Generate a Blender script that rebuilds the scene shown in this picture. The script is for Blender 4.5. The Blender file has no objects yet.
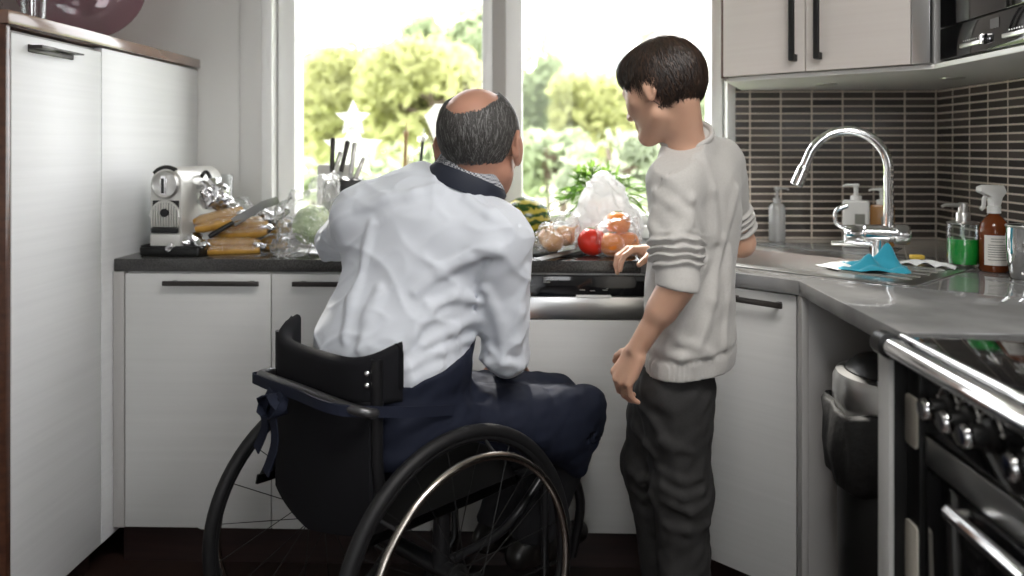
import bpy, bmesh, math, random
import numpy as np
from mathutils import Vector, Matrix
R = math.radians
PI = math.pi
rnd = random.Random(7)
sc = bpy.context.scene
COL = sc.collection

# ------------------------------------------------------------------ camera model (used to place things in space)
F, TH, V0, CH = 815.0, R(1.7), 148.0, 1.22
cT, sT = math.cos(TH), math.sin(TH)
def W(u, v, d):
    xc = (u-512)/F*d
    return Vector((xc*cT-d*sT, xc*sT+d*cT, CH-(v-V0)/F*d))
def WZ(u, v, z): return W(u, v, (CH-z)*F/(v-V0))
def WY(u, v, Y): return W(u, v, Y/((u-512)/F*sT+cT))

# ------------------------------------------------------------------ mesh builder
class MB:
    def __init__(s): s.v = []; s.f = []; s.mi = []
    def raw(s, vs, fs, mi=0, xf=None):
        o = len(s.v)
        if xf is not None: vs = [xf @ Vector(p) for p in vs]
        s.v += [tuple(p) for p in vs]
        s.f += [tuple(i+o for i in f) for f in fs]; s.mi += [mi]*len(fs)
        return s
    def bm(s, b, mi=0, xf=None):
        b.verts.index_update()
        s.raw([v.co.copy() for v in b.verts], [[v.index for v in f.verts] for f in b.faces], mi, xf); b.free(); return s
    def box(s, lo, hi, bev=0.002, mi=0, xf=None, seg=2):
        b = bmesh.new(); bmesh.ops.create_cube(b, size=1)
        d = [hi[i]-lo[i] for i in range(3)]
        for v in b.verts: v.co = Vector([lo[i]+(v.co[i]+.5)*d[i] for i in range(3)])
        if bev > 0: bmesh.ops.bevel(b, geom=b.edges[:], offset=min(bev, min(d)*.45), segments=seg, profile=.5, affect='EDGES')
        return s.bm(b, mi, xf)
    def prism(s, poly, z0, z1, bev=0.0, mi=0, xf=None, hole=None, seg=2):
        b = bmesh.new()
        def loop(z): return [b.verts.new((x, y, z)) for x, y in poly]
        if hole is None:
            t = loop(z1); f = b.faces.new(t)
            r = bmesh.ops.extrude_face_region(b, geom=[f]); nv = [g for g in r['geom'] if isinstance(g, bmesh.types.BMVert)]
            for v in nv: v.co.z = z0
        else:
            def ring(pts, z):
                vs = [b.verts.new((x, y, z)) for x, y in pts]
                es = [b.edges.new((vs[i], vs[(i+1) % len(vs)])) for i in range(len(vs))]; return vs, es
            for z in (z0, z1):
                o, eo = ring(poly, z); h, eh = ring(hole, z)
                bmesh.ops.triangle_fill(b, edges=eo+eh, use_beauty=True)
                if z == z0: o0, h0 = o, h
            n = len(poly)
            for i in range(n): b.faces.new((o0[i], o0[(i+1) % n], o[(i+1) % n], o[i]))
            n = len(hole)
            for i in range(n): b.faces.new((h0[i], h0[(i+1) % n], h[(i+1) % n], h[i]))
        bmesh.ops.recalc_face_normals(b, faces=b.faces[:])
        if bev > 0: bmesh.ops.bevel(b, geom=[e for e in b.edges if len(e.link_faces) == 2 and e.calc_face_angle(0) > .5], offset=bev, segments=seg, profile=.5, affect='EDGES')
        return s.bm(b, mi, xf)
    def tube(s, pts, r, n=12, closed=False, mi=0, xf=None, caps=True, flat=1.0):
        pts = [Vector(p) for p in pts]; m = len(pts)
        rs = r if isinstance(r, (list, tuple)) else [r]*m
        T = []
        for i in range(m):
            a = pts[(i-1) % m] if closed or i > 0 else pts[i]; c = pts[(i+1) % m] if closed or i < m-1 else pts[i]
            t = (c-a); T.append(t.normalized() if t.length > 1e-9 else Vector((0, 0, 1)))
        ref = Vector((0, 0, 1)) if abs(T[0].z) < .9 else Vector((1, 0, 0))
        nrm = (ref - T[0]*ref.dot(T[0])).normalized(); vs = []; fs = []
        for i in range(m):
            nrm = (nrm - T[i]*nrm.dot(T[i])).normalized(); bn = T[i].cross(nrm)
            for k in range(n):
                a = 2*PI*k/n; vs.append(pts[i]+(nrm*math.cos(a)*flat+bn*math.sin(a))*rs[i])
        for i in range(m if closed else m-1):
            j = (i+1) % m
            for k in range(n): l = (k+1) % n; fs.append((i*n+k, i*n+l, j*n+l, j*n+k))
        if not closed and caps: fs.append(tuple(range(n-1, -1, -1))); fs.append(tuple((m-1)*n+k for k in range(n)))
        return s.raw(vs, fs, mi, xf)
    def cyl(s, a, b, r1, r2=None, n=24, mi=0, xf=None, bev=0.0):
        r2 = r1 if r2 is None else r2
        a = Vector(a); b = Vector(b)
        if bev > 0:
            d = (b-a).normalized()
            return s.tube([a, a, a+d*bev, b-d*bev, b, b], [r1-bev, r1-bev, r1, r2, r2-bev, r2-bev], n, mi=mi, xf=xf) if False else \
                s.lathe([(0, 0), (r1-bev, 0), (r1-.3*bev, .3*bev), (r1, bev), (r2, (b-a).length-bev), (r2-.3*bev, (b-a).length-.3*bev), (r2-bev, (b-a).length), (0, (b-a).length)], n, mi, (xf if xf is not None else Matrix()) @ frame(a, d))
        return s.tube([a, b], [r1, r2], n, mi=mi, xf=xf)
    def lathe(s, prof, n=32, mi=0, xf=None):
        vs = []; fs = []; idx = []
        for r, z in prof:
            if r < 1e-6: idx.append([len(vs)]); vs.append((0, 0, z))
            else:
                idx.append(list(range(len(vs), len(vs)+n))); vs += [(r*math.cos(2*PI*k/n), r*math.sin(2*PI*k/n), z) for k in range(n)]
        for i in range(len(prof)-1):
            a, b = idx[i], idx[i+1]
            for k in range(n):
                l = (k+1) % n
                if len(a) == 1 and len(b) == 1: continue
                if len(a) == 1: fs.append((a[0], b[l], b[k]))
                elif len(b) == 1: fs.append((a[k], a[l], b[0]))
                else: fs.append((a[k], a[l], b[l], b[k]))
        return s.raw(vs, fs, mi, xf)
    def ball(s, c, r, n=16, mi=0, xf=None):
        r = (r, r, r) if not isinstance(r, (tuple, list)) else r
        m = Matrix.Translation(Vector(c)) @ Matrix.Diagonal((*r, 1))
        prof = [(math.sin(PI*i/n), -math.cos(PI*i/n)) for i in range(n+1)]; prof[0] = (0, -1); prof[-1] = (0, 1)
        return s.lathe(prof, 2*n, mi, (xf @ m) if xf is not None else m)
    def strip(s, pts, side, w, th=.0015, mi=0):
        "a ribbon along pts, width w along side"
        side = Vector(side); pts = [Vector(p) for p in pts]; vs = []; fs = []
        for i, p in enumerate(pts):
            t = (pts[min(i+1, len(pts)-1)]-pts[max(i-1, 0)]).normalized(); sd = (side-t*side.dot(t)).normalized(); nn = t.cross(sd)
            for a, b in ((-1, -1), (1, -1), (1, 1), (-1, 1)): vs.append(p+sd*a*w/2+nn*b*th/2)
        for i in range(len(pts)-1):
            for k in range(4): l = (k+1) % 4; fs.append((i*4+k, i*4+l, i*4+4+l, i*4+4+k))
        fs.append((3, 2, 1, 0)); e = 4*(len(pts)-1); fs.append((e, e+1, e+2, e+3))
        return s.raw(vs, fs, mi)
    def build(s, name, mats, parent=None, smooth=40, label=None):
        off = wloc(parent)
        me = bpy.data.meshes.new(name)
        me.from_pydata([(x-off.x, y-off.y, z-off.z) for x, y, z in s.v], [], s.f)
        mats = mats if isinstance(mats, (list, tuple)) else [mats]
        for m in mats: me.materials.append(m)
        if len(mats) > 1: me.polygons.foreach_set('material_index', s.mi)
        me.validate(); me.update()
        if smooth: me.shade_smooth(); (smooth < 180) and me.set_sharp_from_angle(angle=R(smooth))
        o = bpy.data.objects.new(name, me); COL.objects.link(o)
        if parent is not None: o.parent = parent
        if label: o['label'] = label
        return o

def frame(o, z, x=None):
    "matrix whose z axis is z and origin o"
    z = Vector(z).normalized(); x = Vector(x) if x is not None else (Vector((1, 0, 0)) if abs(z.x) < .9 else Vector((0, 1, 0)))
    x = (x-z*x.dot(z)).normalized(); y = z.cross(x)
    m = Matrix((x, y, z)).transposed().to_4x4(); m.translation = Vector(o); return m
def T(x, y, z=0, rz=0): return Matrix.Translation((x, y, z)) @ Matrix.Rotation(rz, 4, 'Z')
def wloc(o):
    p = Vector((0, 0, 0))
    while o is not None: p = p+o.location; o = o.parent
    return p
def thing(name, label, cat, loc=(0, 0, 0), group=None):
    o = bpy.data.objects.new(name, None); COL.objects.link(o); o.location = loc; o.empty_display_size = .05
    return tag(o, label, cat, group)
def tag(o, label=None, cat=None, group=None, kind=None):
    if label: o['label'] = label
    if cat: o['category'] = cat
    if group: o['group'] = group
    if kind: o['kind'] = kind
    return o
def struct(o): o['kind'] = 'structure'; return o
def arc(c, r, a0, a1, n, ex, ey):
    c = Vector(c); ex = Vector(ex); ey = Vector(ey)
    return [c+ex*r*math.cos(a0+(a1-a0)*i/n)+ey*r*math.sin(a0+(a1-a0)*i/n) for i in range(n+1)]
def smooth_path(pts, n=8):
    "Catmull-Rom through pts"
    P = [Vector(p) for p in pts]; out = []
    for i in range(len(P)-1):
        a, b, c, d = P[max(i-1, 0)], P[i], P[i+1], P[min(i+2, len(P)-1)]
        for k in range(n):
            t = k/n
            out.append(.5*((2*b)+(c-a)*t+(2*a-5*b+4*c-d)*t*t+(3*b-a-3*c+d)*t**3))
    return out+[P[-1]]

# ------------------------------------------------------------------ implicit surfaces (continuous bodies, cloth, bags)
f32 = np.float32
def A3(p): return np.array(tuple(p), f32)
def cap(a, b, ra, rb=None):
    a = A3(a); b = A3(b); rb = ra if rb is None else rb; ab = b-a; L = max(float(ab@ab), 1e-9)
    def g(P):
        t = np.clip(((P-a)@ab)/L, 0, 1); q = P-a-t[:, None]*ab
        return np.sqrt((q*q).sum(1))-(ra+(rb-ra)*t)
    return g
def ell(c, r, M=None):
    c = A3(c); r = np.array(r, f32); Q = np.eye(3, dtype=f32) if M is None else np.array(M.to_3x3(), f32)
    def g(P):
        q = (P-c)@Q; k0 = np.sqrt(((q/r)**2).sum(1)); k1 = np.sqrt(((q/(r*r))**2).sum(1))+1e-9
        return k0*(k0-1)/k1
    return g
def rbx(c, h, rad=.01, M=None):
    c = A3(c); h = np.array(h, f32)-rad; Q = np.eye(3, dtype=f32) if M is None else np.array(M.to_3x3(), f32)
    def g(P):
        q = np.abs((P-c)@Q)-h
        return np.sqrt((np.maximum(q, 0)**2).sum(1))+np.minimum(q.max(1), 0)-rad
    return g
def smin(a, b, k):
    h = np.clip(.5+.5*(b-a)/k, 0, 1); return b*(1-h)+a*h-k*h*(1-h)
def union(gs, k=.03):
    def g(P):
        d = None
        for q in gs:
            kk = k
            if isinstance(q, tuple): q, kk = q
            e = q(P); d = e if d is None else smin(d, e, kk)
        return d
    return g
def cut(g, planes, k=.004):
    pl = [(A3(p), A3(Vector(n).normalized())) for p, n in planes]
    def h(P):
        d = g(P)
        for p, n in pl: d = -smin(-d, -((P-p)@n), k)
        return d
    return h
def crease(seed, scale):
    "sharp irregular creases, 0..1"
    w = wave(seed, scale)
    def g(P): return np.clip(1-np.abs(w(P))*2.2, 0, 1)**2
    return g
_wr = np.random.RandomState(3)
def wave(seed, scale, n=7):
    r = np.random.RandomState(seed); D = r.normal(size=(n, 3)); D /= np.linalg.norm(D, axis=1)[:, None]
    D = (D*(2*PI/scale)*r.uniform(.6, 1.5, size=(n, 1))).astype(f32); ph = r.uniform(0, 6.28, n).astype(f32)
    def g(P): return np.sin(P@D.T+ph).mean(1)*1.6
    return g
def displaced(g, amps, sharp=False):
    fs = [(a, (crease if sharp else wave)(i*11+int(sc_*1e4), sc_)) for i, (a, sc_) in enumerate(amps)]
    def h(P):
        d = g(P)
        for a, w in fs: d = d-a*w(P)
        return d
    return h
def sdf_mesh(g, lo, hi, h, slack=1.35):
    lo = np.array(lo, np.float64); hi = np.array(hi, np.float64); B = 8; H = B*h
    nb = np.ceil((hi-lo)/H).astype(int)+1
    gi = np.stack(np.meshgrid(*[np.arange(k) for k in nb], indexing='ij'), -1).reshape(-1, 3)
    def ev(P):
        out = np.empty(len(P), f32)
        for i in range(0, len(P), 200000): out[i:i+200000] = g(P[i:i+200000].astype(f32))
        return out
    d = ev(lo+(gi+.5)*H); gi = gi[np.abs(d) < H*.87*slack]
    off = np.stack(np.meshgrid(*[np.arange(B+1)]*3, indexing='ij'), -1).reshape(-1, 3)
    N = nb*B+2; verts = []; keys = []; edges = []
    def key(c): return (c[..., 0]*N[1]+c[..., 1])*N[2]+c[..., 2]
    for s in range(0, len(gi), 400):
        base = gi[s:s+400]*B; nodes = base[:, None, :]+off[None]
        vals = ev((lo+nodes.reshape(-1, 3)*h)).reshape(-1, B+1, B+1, B+1); ins = vals < 0
        acc = np.zeros(vals[:, :-1, :-1, :-1].shape+(3,)); cnt = np.zeros(acc.shape[:-1])
        for ax in range(3):
            o1, o2 = [k for k in range(3) if k != ax]
            for i in (0, 1):
                for j in (0, 1):
                    sa = [slice(0, B)]*3; sb = [slice(0, B)]*3
                    sa[o1] = sb[o1] = slice(i, B+i); sa[o2] = sb[o2] = slice(j, B+j); sb[ax] = slice(1, B+1)
                    va = vals[(slice(None), *sa)]; vb = vals[(slice(None), *sb)]; m = (va < 0) != (vb < 0)
                    t = np.where(m, va/np.where(m, va-vb, 1), 0)
                    p = np.zeros(acc.shape); p[..., ax] = t; p[..., o1] = i; p[..., o2] = j
                    acc += p*m[..., None]; cnt += m
            sb = [slice(0, B)]*3; sb[ax] = slice(1, B+1)
            va = ins[:, :B, :B, :B]; vb = ins[(slice(None), *sb)]
            w = np.argwhere(va != vb)
            if len(w): edges.append((ax, base[w[:, 0]]+w[:, 1:], va[tuple(w.T)]))
        w = np.argwhere(cnt > 0)
        if len(w):
            cell = base[w[:, 0]]+w[:, 1:]; keys.append(key(cell)); q = tuple(w.T)
            verts.append(lo+(cell+acc[q]/cnt[q][:, None])*h)
    V = np.concatenate(verts); K = np.concatenate(keys); o = np.argsort(K); K = K[o]; V = V[o]; faces = []
    for ax, n, a in edges:
        o1, o2 = [(1, 2), (2, 0), (0, 1)][ax]; cs = []
        for i, j in ((0, 0), (-1, 0), (-1, -1), (0, -1)):
            c = n.copy(); c[:, o1] += i; c[:, o2] += j
            k = key(c); ix = np.clip(np.searchsorted(K, k), 0, len(K)-1); cs.append(np.where((K[ix] == k) & (c.min(1) >= 0), ix, -1))
        q = np.stack(cs, 1); ok = (q >= 0).all(1); q = q[ok]; fl = a[ok]
        q[~fl] = q[~fl][:, ::-1]; faces.append(q)
    return V, np.concatenate(faces)
def blob(name, g, lo, hi, h, mats, parent=None, label=None, pick=None, slack=1.35):
    V, Q = sdf_mesh(g, lo, hi, h, slack); off = wloc(parent)
    me = bpy.data.meshes.new(name); V2 = V-np.array(off)
    me.vertices.add(len(V)); me.vertices.foreach_set('co', V2.astype(f32).ravel())
    me.loops.add(len(Q)*4); me.polygons.add(len(Q)); me.loops.foreach_set('vertex_index', Q.astype(np.int32).ravel())
    me.polygons.foreach_set('loop_start', np.arange(0, len(Q)*4, 4, dtype=np.int32))
    mats = mats if isinstance(mats, (list, tuple)) else [mats]
    for m in mats: me.materials.append(m)
    if pick is not None:
        cen = V[Q].mean(1); me.polygons.foreach_set('material_index', pick(cen).astype(np.int32))
    me.update(calc_edges=True); me.validate(); me.shade_smooth()
    o = bpy.data.objects.new(name, me); COL.objects.link(o)
    if parent is not None: o.parent = parent
    if label: o['label'] = label
    o.data['n'] = len(Q)
    return o, V, Q
def grad(g, P, e=.002):
    P = P.astype(f32); out = []
    for i in range(3):
        q = np.zeros(3, f32); q[i] = e; out.append(g(P+q)-g(P-q))
    n = np.stack(out, 1); return n/(np.linalg.norm(n, axis=1)[:, None]+1e-9)
def bounds(pts, pad):
    a = np.array([tuple(p) for p in pts]); return a.min(0)-pad, a.max(0)+pad
def hit(g, u, v, d0=1.2, d1=2.8):
    "first point of the surface g in the direction of picture point u, v"
    ds = np.arange(d0, d1, .004); P = np.array([tuple(W(u, v, d)) for d in ds], f32); s = g(P); i = np.argmax(s < 0)
    return Vector(P[i]) if s[i] < 0 else None

# ------------------------------------------------------------------ materials
def mat(name, col, rough=.5, metal=0, bump=None, var=None, spec=None, coat=0, sss=0, trans=0, ior=None, sheen=0, aniso=0, alpha=None):
    """bump=(scale xyz, strength, distance); var=(scale xyz, second colour, contrast)"""
    m = bpy.data.materials.new(name); m.use_nodes = True; nt = m.node_tree; b = nt.nodes['Principled BSDF']; L = nt.links
    S = lambda k, v: b.inputs[k].__setattr__('default_value', v)
    S('Base Color', (*col, 1)); S('Roughness', rough); S('Metallic', metal)
    if spec is not None: S('Specular IOR Level', spec)
    if coat: S('Coat Weight', coat); S('Coat Roughness', .08)
    if sss: S('Subsurface Weight', sss); S('Subsurface Radius', (.012, .005, .003)); S('Subsurface Scale', 1.0)
    if trans: S('Transmission Weight', trans)
    if ior: S('IOR', ior)
    if sheen: S('Sheen Weight', sheen); S('Sheen Roughness', .5)
    if aniso: S('Anisotropic', aniso)
    if alpha is not None: S('Alpha', alpha)
    def noise(scale, detail=4):
        tc = nt.nodes.new('ShaderNodeTexCoord'); mp = nt.nodes.new('ShaderNodeMapping'); mp.inputs['Scale'].default_value = scale
        n = nt.nodes.new('ShaderNodeTexNoise'); n.inputs['Scale'].default_value = 1; n.inputs['Detail'].default_value = detail
        L.new(tc.outputs['Object'], mp.inputs['Vector']); L.new(mp.outputs['Vector'], n.inputs['Vector']); return n
    if bump:
        n = noise(bump[0]); bp = nt.nodes.new('ShaderNodeBump'); bp.inputs['Strength'].default_value = bump[1]; bp.inputs['Distance'].default_value = bump[2]
        L.new(n.outputs['Fac'], bp.inputs['Height']); L.new(bp.outputs['Normal'], b.inputs['Normal'])
    if var:
        n = noise(var[0]); r = nt.nodes.new('ShaderNodeValToRGB'); c = var[2]
        r.color_ramp.elements[0].position = .5-c; r.color_ramp.elements[1].position = .5+c
        r.color_ramp.elements[0].color = (*col, 1); r.color_ramp.elements[1].color = (*var[1], 1)
        L.new(n.outputs['Fac'], r.inputs['Fac']); L.new(r.outputs['Color'], b.inputs['Base Color'])
    return m
def film(name, col=(1, 1, 1), tr=.75, rough=.08, bump=None, diff=0.0, refl=.9):
    "thin clear plastic or glass sheet: lets light through and reflects"
    m = bpy.data.materials.new(name); m.use_nodes = True; nt = m.node_tree; nt.nodes.clear(); L = nt.links
    o = nt.nodes.new('ShaderNodeOutputMaterial'); t = nt.nodes.new('ShaderNodeBsdfTransparent'); g = nt.nodes.new('ShaderNodeBsdfGlossy'); mx = nt.nodes.new('ShaderNodeMixShader')
    t.inputs['Color'].default_value = (*col, 1); g.inputs['Roughness'].default_value = rough
    fr = nt.nodes.new('ShaderNodeLayerWeight'); fr.inputs['Blend'].default_value = .5; pw = nt.nodes.new('ShaderNodeMath'); pw.operation = 'POWER'; pw.inputs[1].default_value = 4.0; L.new(fr.outputs['Facing'], pw.inputs[0])
    base = t
    if diff:
        df = nt.nodes.new('ShaderNodeBsdfDiffuse'); df.inputs['Color'].default_value = (.95, .95, .96, 1); tl = nt.nodes.new('ShaderNodeBsdfTranslucent'); tl.inputs['Color'].default_value = (.95, .95, .95, 1)
        m1 = nt.nodes.new('ShaderNodeMixShader'); m1.inputs['Fac'].default_value = .5; L.new(df.outputs[0], m1.inputs[1]); L.new(tl.outputs[0], m1.inputs[2])
        m2 = nt.nodes.new('ShaderNodeMixShader'); m2.inputs['Fac'].default_value = diff; L.new(t.outputs[0], m2.inputs[1]); L.new(m1.outputs[0], m2.inputs[2]); base = m2
    ad = nt.nodes.new('ShaderNodeMath'); ad.operation = 'MULTIPLY_ADD'; ad.inputs[1].default_value = refl; ad.inputs[2].default_value = .03*refl+(1-tr)*.15; ad.use_clamp = True
    L.new(pw.outputs[0], ad.inputs[0]); L.new(ad.outputs[0], mx.inputs['Fac']); L.new(base.outputs[0], mx.inputs[1]); L.new(g.outputs[0], mx.inputs[2]); L.new(mx.outputs[0], o.inputs[0])
    if bump:
        tc = nt.nodes.new('ShaderNodeTexCoord'); n = nt.nodes.new('ShaderNodeTexNoise'); n.inputs['Scale'].default_value = bump[0]; n.inputs['Detail'].default_value = 3
        bp = nt.nodes.new('ShaderNodeBump'); bp.inputs['Strength'].default_value = bump[1]; bp.inputs['Distance'].default_value = bump[2]
        L.new(tc.outputs['Object'], n.inputs['Vector']); L.new(n.outputs['Fac'], bp.inputs['Height']); L.new(bp.outputs['Normal'], g.inputs['Normal']); L.new(bp.outputs['Normal'], fr.inputs['Normal'])
    return m
def leafmat(name, col, tcol, mix=.5):
    m = bpy.data.materials.new(name); m.use_nodes = True; nt = m.node_tree; nt.nodes.clear(); L = nt.links
    o = nt.nodes.new('ShaderNodeOutputMaterial'); d = nt.nodes.new('ShaderNodeBsdfDiffuse'); t = nt.nodes.new('ShaderNodeBsdfTranslucent'); mx = nt.nodes.new('ShaderNodeMixShader')
    d.inputs['Color'].default_value = (*col, 1); t.inputs['Color'].default_value = (*tcol, 1); mx.inputs['Fac'].default_value = mix
    L.new(d.outputs[0], mx.inputs[1]); L.new(t.outputs[0], mx.inputs[2]); L.new(mx.outputs[0], o.inputs[0]); return m
def tilemat(name, axis):
    "stacked mosaic of long dark glossy tiles with pale joints; axis = horizontal world axis of the wall"
    m = mat(name, (.03, .028, .027), .18); nt = m.node_tree; L = nt.links; b = nt.nodes['Principled BSDF']
    tc = nt.nodes.new('ShaderNodeTexCoord'); sp = nt.nodes.new('ShaderNodeSeparateXYZ'); cb = nt.nodes.new('ShaderNodeCombineXYZ')
    L.new(tc.outputs['Object'], sp.inputs[0]); L.new(sp.outputs[axis], cb.inputs[0]); L.new(sp.outputs[2], cb.inputs[1])
    k = nt.nodes.new('ShaderNodeTexBrick'); L.new(cb.outputs[0], k.inputs['Vector']); k.offset = 0; k.squash = 1
    for n, v in (('Scale', 1), ('Mortar Size', .003), ('Mortar Smooth', .15), ('Bias', 0), ('Brick Width', .108), ('Row Height', .0258)): k.inputs[n].default_value = v
    k.inputs['Color1'].default_value = (.05, .045, .043, 1); k.inputs['Color2'].default_value = (.14, .118, .105, 1); k.inputs['Mortar'].default_value = (.80, .71, .61, 1)
    L.new(k.outputs['Color'], b.inputs['Base Color'])
    rr = nt.nodes.new('ShaderNodeMapRange'); rr.inputs['To Min'].default_value = .13; rr.inputs['To Max'].default_value = .7; L.new(k.outputs['Fac'], rr.inputs['Value']); L.new(rr.outputs[0], b.inputs['Roughness'])
    iv = nt.nodes.new('ShaderNodeMath'); iv.operation = 'SUBTRACT'; iv.inputs[0].default_value = 1; L.new(k.outputs['Fac'], iv.inputs[1])
    bp = nt.nodes.new('ShaderNodeBump'); bp.inputs['Strength'].default_value = .5; bp.inputs['Distance'].default_value = .001; L.new(iv.outputs[0], bp.inputs['Height']); L.new(bp.outputs['Normal'], b.inputs['Normal'])
    return m

M = {}
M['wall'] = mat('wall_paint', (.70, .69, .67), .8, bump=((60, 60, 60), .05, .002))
M['wall_dim'] = mat('dimmed_wall_paint', (.36, .35, .34), .85)  # out-of-view walls, darkened to cut the bounced fill light
M['ceil'] = mat('ceiling_paint', (.62, .61, .60), .9)
M['floor'] = mat('floor_wood', (.022, .012, .010), .35, bump=((60, 4, 60), .1, .002), var=((30, 2, 10), (.04, .022, .018), .25))
M['plinth'] = mat('plinth_wood', (.018, .010, .009), .4, var=((3, 30, 60), (.032, .016, .014), .2))
M['white_wood'] = mat('white_grained_front', (.57, .57, .56), .42, bump=((2.5, 2.5, 140), .22, .0012), var=((2, 2, 90), (.60, .60, .59), .2))
M['tall_front_lit'] = mat('white_tall_front_lit', (.72, .725, .735), .4, bump=((2.5, 2.5, 140), .2, .0012), var=((2, 2, 90), (.76, .765, .775), .2))  # white front made lighter than the base doors; stands in for light on it
M['beige_wood'] = mat('beige_grained_front', (.66, .61, .575), .42, bump=((2.5, 2.5, 140), .2, .001), var=((2, 2, 90), (.69, .645, .61), .2))
M['carcass'] = mat('cabinet_carcass', (.55, .55, .54), .5)
M['gray_panel'] = mat('gray_cabinet_panel', (.42, .41, .40), .45)
M['brown_wood'] = mat('dark_brown_wood', (.055, .022, .014), .35, coat=.4, var=((40, 4, 60), (.10, .04, .022), .2))
M['brown_top'] = mat('brown_wood_top', (.17, .095, .07), .2, coat=.9, var=((20, 3, 40), (.22, .13, .095), .2))
M['black'] = mat('black_satin', (.008, .008, .008), .4, spec=.4)
M['black_gloss'] = mat('black_glass', (.008, .008, .009), .06)
M['black_rubber'] = mat('black_rubber', (.008, .008, .009), .55, spec=.35)
M['black_fab'] = mat('black_fabric', (.007, .007, .009), .85, bump=((400, 400, 400), .3, .001), spec=.2)
M['black_metal'] = mat('black_metal', (.02, .02, .02), .3, .4)
M['dark_bar'] = mat('dark_bar_metal', (.045, .04, .038), .35, .5)
M['chrome'] = mat('chrome', (.86, .86, .87), .06, 1)
M['steel'] = mat('brushed_steel', (.62, .62, .61), .28, 1, bump=((4, 4, 300), .06, .0005))
M['satin'] = mat('satin_metal', (.55, .54, .52), .32, 1)
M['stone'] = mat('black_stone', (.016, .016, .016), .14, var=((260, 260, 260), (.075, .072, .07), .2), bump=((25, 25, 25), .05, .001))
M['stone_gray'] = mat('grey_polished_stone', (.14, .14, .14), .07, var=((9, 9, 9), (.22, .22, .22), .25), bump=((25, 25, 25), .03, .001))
M['win'] = mat('white_window_paint', (.90, .90, .89), .35)
M['wincore'] = mat('window_gasket', (.42, .40, .38), .6)
M['plastic_w'] = mat('white_plastic', (.80, .80, .78), .35)
M['cream'] = mat('cream_enamel', (.66, .62, .54), .35)
M['pane'] = film('window_glass', (1, 1, 1), 1.0, .0, refl=.35)
M['glass'] = film('clear_glass', (.95, .97, .97), .8, .02)
M['tile_x'] = tilemat('dark_mosaic_tile', 0); M['tile_y'] = tilemat('dark_mosaic_tile_side', 1)
# ================================================================== SETTING
YB, YC, XL, XR, YT = 2.915, 2.335, -1.223, 1.42, 2.32   # back wall, door fronts, tall unit front, right wall, worktop front
E1, E2 = Vector((.7071, -.7071, 0)), Vector((.7071, .7071, 0))
GZ = -2.6
def quad_struct(name, mb, m, kind=True): return struct(mb.build(name, m, None, 30))
quad_struct('floor', MB().box((-1.9, -2.7, -.1), (1.5, YB+.25, 0), 0), M['floor'])
quad_struct('ceiling', MB().box((-1.9, -2.7, 2.5), (1.5, YB+.25, 2.6), 0), M['ceil'])
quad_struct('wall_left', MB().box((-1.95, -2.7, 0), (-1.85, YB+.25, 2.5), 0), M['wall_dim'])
m = MB(); m.box((XR, -.4, 0), (XR+.1, YB+.25, 2.5), 0); m.box((XR, -2.7, 0), (XR+.1, -1.8, 2.5), 0); m.box((XR, -1.8, 0), (XR+.1, -.4, 1.2), 0); m.box((XR, -1.8, 2.35), (XR+.1, -.4, 2.5), 0)
quad_struct('wall_right', m, M['wall_dim'])  # opening behind the camera is added to let side daylight in
WX0, WX1, WZ0, WZ1 = -.985, .703, .945, 2.22
m = MB(); m.box((-1.9, YB, 0), (WX0, YB+.25, 2.5), 0); m.box((WX1, YB, 0), (1.5, YB+.25, 2.5), 0)
m.box((WX0, YB, 0), (WX1, YB+.25, WZ0), 0); m.box((WX0, YB, WZ1), (WX1, YB+.25, 2.5), 0)
quad_struct('wall_back', m, M['wall'])
m = MB(); m.box((-1.9, -2.8, 0), (-.8, -2.7, 2.5), 0); m.box((.4, -2.8, 0), (1.5, -2.7, 2.5), 0)
m.box((-.8, -2.8, 0), (.4, -2.7, 1.2), 0); m.box((-.8, -2.8, 2.2), (.4, -2.7, 2.5), 0)
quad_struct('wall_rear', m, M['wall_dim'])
# tiled splashbacks
t = MB().box((.705, YB-.008, .9), (XR, YB, 1.435), 0).build('trim_1', M['tile_x']); struct(t)
t = MB().box((XR-.008, .2, .88), (XR, YB-.008, 1.50), 0).build('trim_2', M['tile_y']); struct(t)
# wall pilaster strip left of the window
struct(MB().box((-1.066, YB-.012, .9), (-.986, YB, 2.5), .002).build('trim_3', M['wall']))

# window: casing, frame, two sashes with panes, mullion, sill
win = bpy.data.objects.new('window_1', None); COL.objects.link(win); win.location = (-.14, YB, WZ0); struct(win)
YG = YB+.10
m = MB()
for x0, x1 in ((WX0, WX0+.038), (WX1-.03, WX1)): m.box((x0, YB-.02, WZ0-.03), (x1, YB+.16, WZ1), .003)
m.box((WX0, YB-.02, WZ1-.05), (WX1, YB+.16, WZ1+.01), .003)
m.build('window_casing', M['win'], win)
m = MB()
m.box((-.193+.035, YB+.02, WZ0), (-.075-.035, YB+.13, WZ1), .003)
m.build('mullion', M['wincore'], win)
for xa, xb in ((WX0+.044, -.155), (-.113, WX1-.034)):
    m = MB(); w = .048
    m.box((xa, YB+.03, WZ0), (xa+w*1.3, YG+.04, WZ1-.05), .004); m.box((xb-w*.85, YB+.03, WZ0), (xb, YG+.04, WZ1-.05), .004)
    m.box((xa+w*1.3-.002, YB+.032, WZ0+.001), (xb-w*.85+.002, YG+.038, WZ0+.035), .004); m.box((xa+w*1.3-.002, YB+.032, WZ1-.11), (xb-w*.85+.002, YG+.038, WZ1-.052), .004)
    sash = m.build('window_sash', M['win'], win)
    MB().box((xa+w, YG, WZ0+.03), (xb-w*.8, YG+.004, WZ1-.1), 0).build('window_pane', M['pane'], sash)
MB().box((WX0+.02, YB-.03, WZ0-.045), (WX1-.02, YB+.2, WZ0), .004).build('window_sill', M['win'], win)

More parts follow.
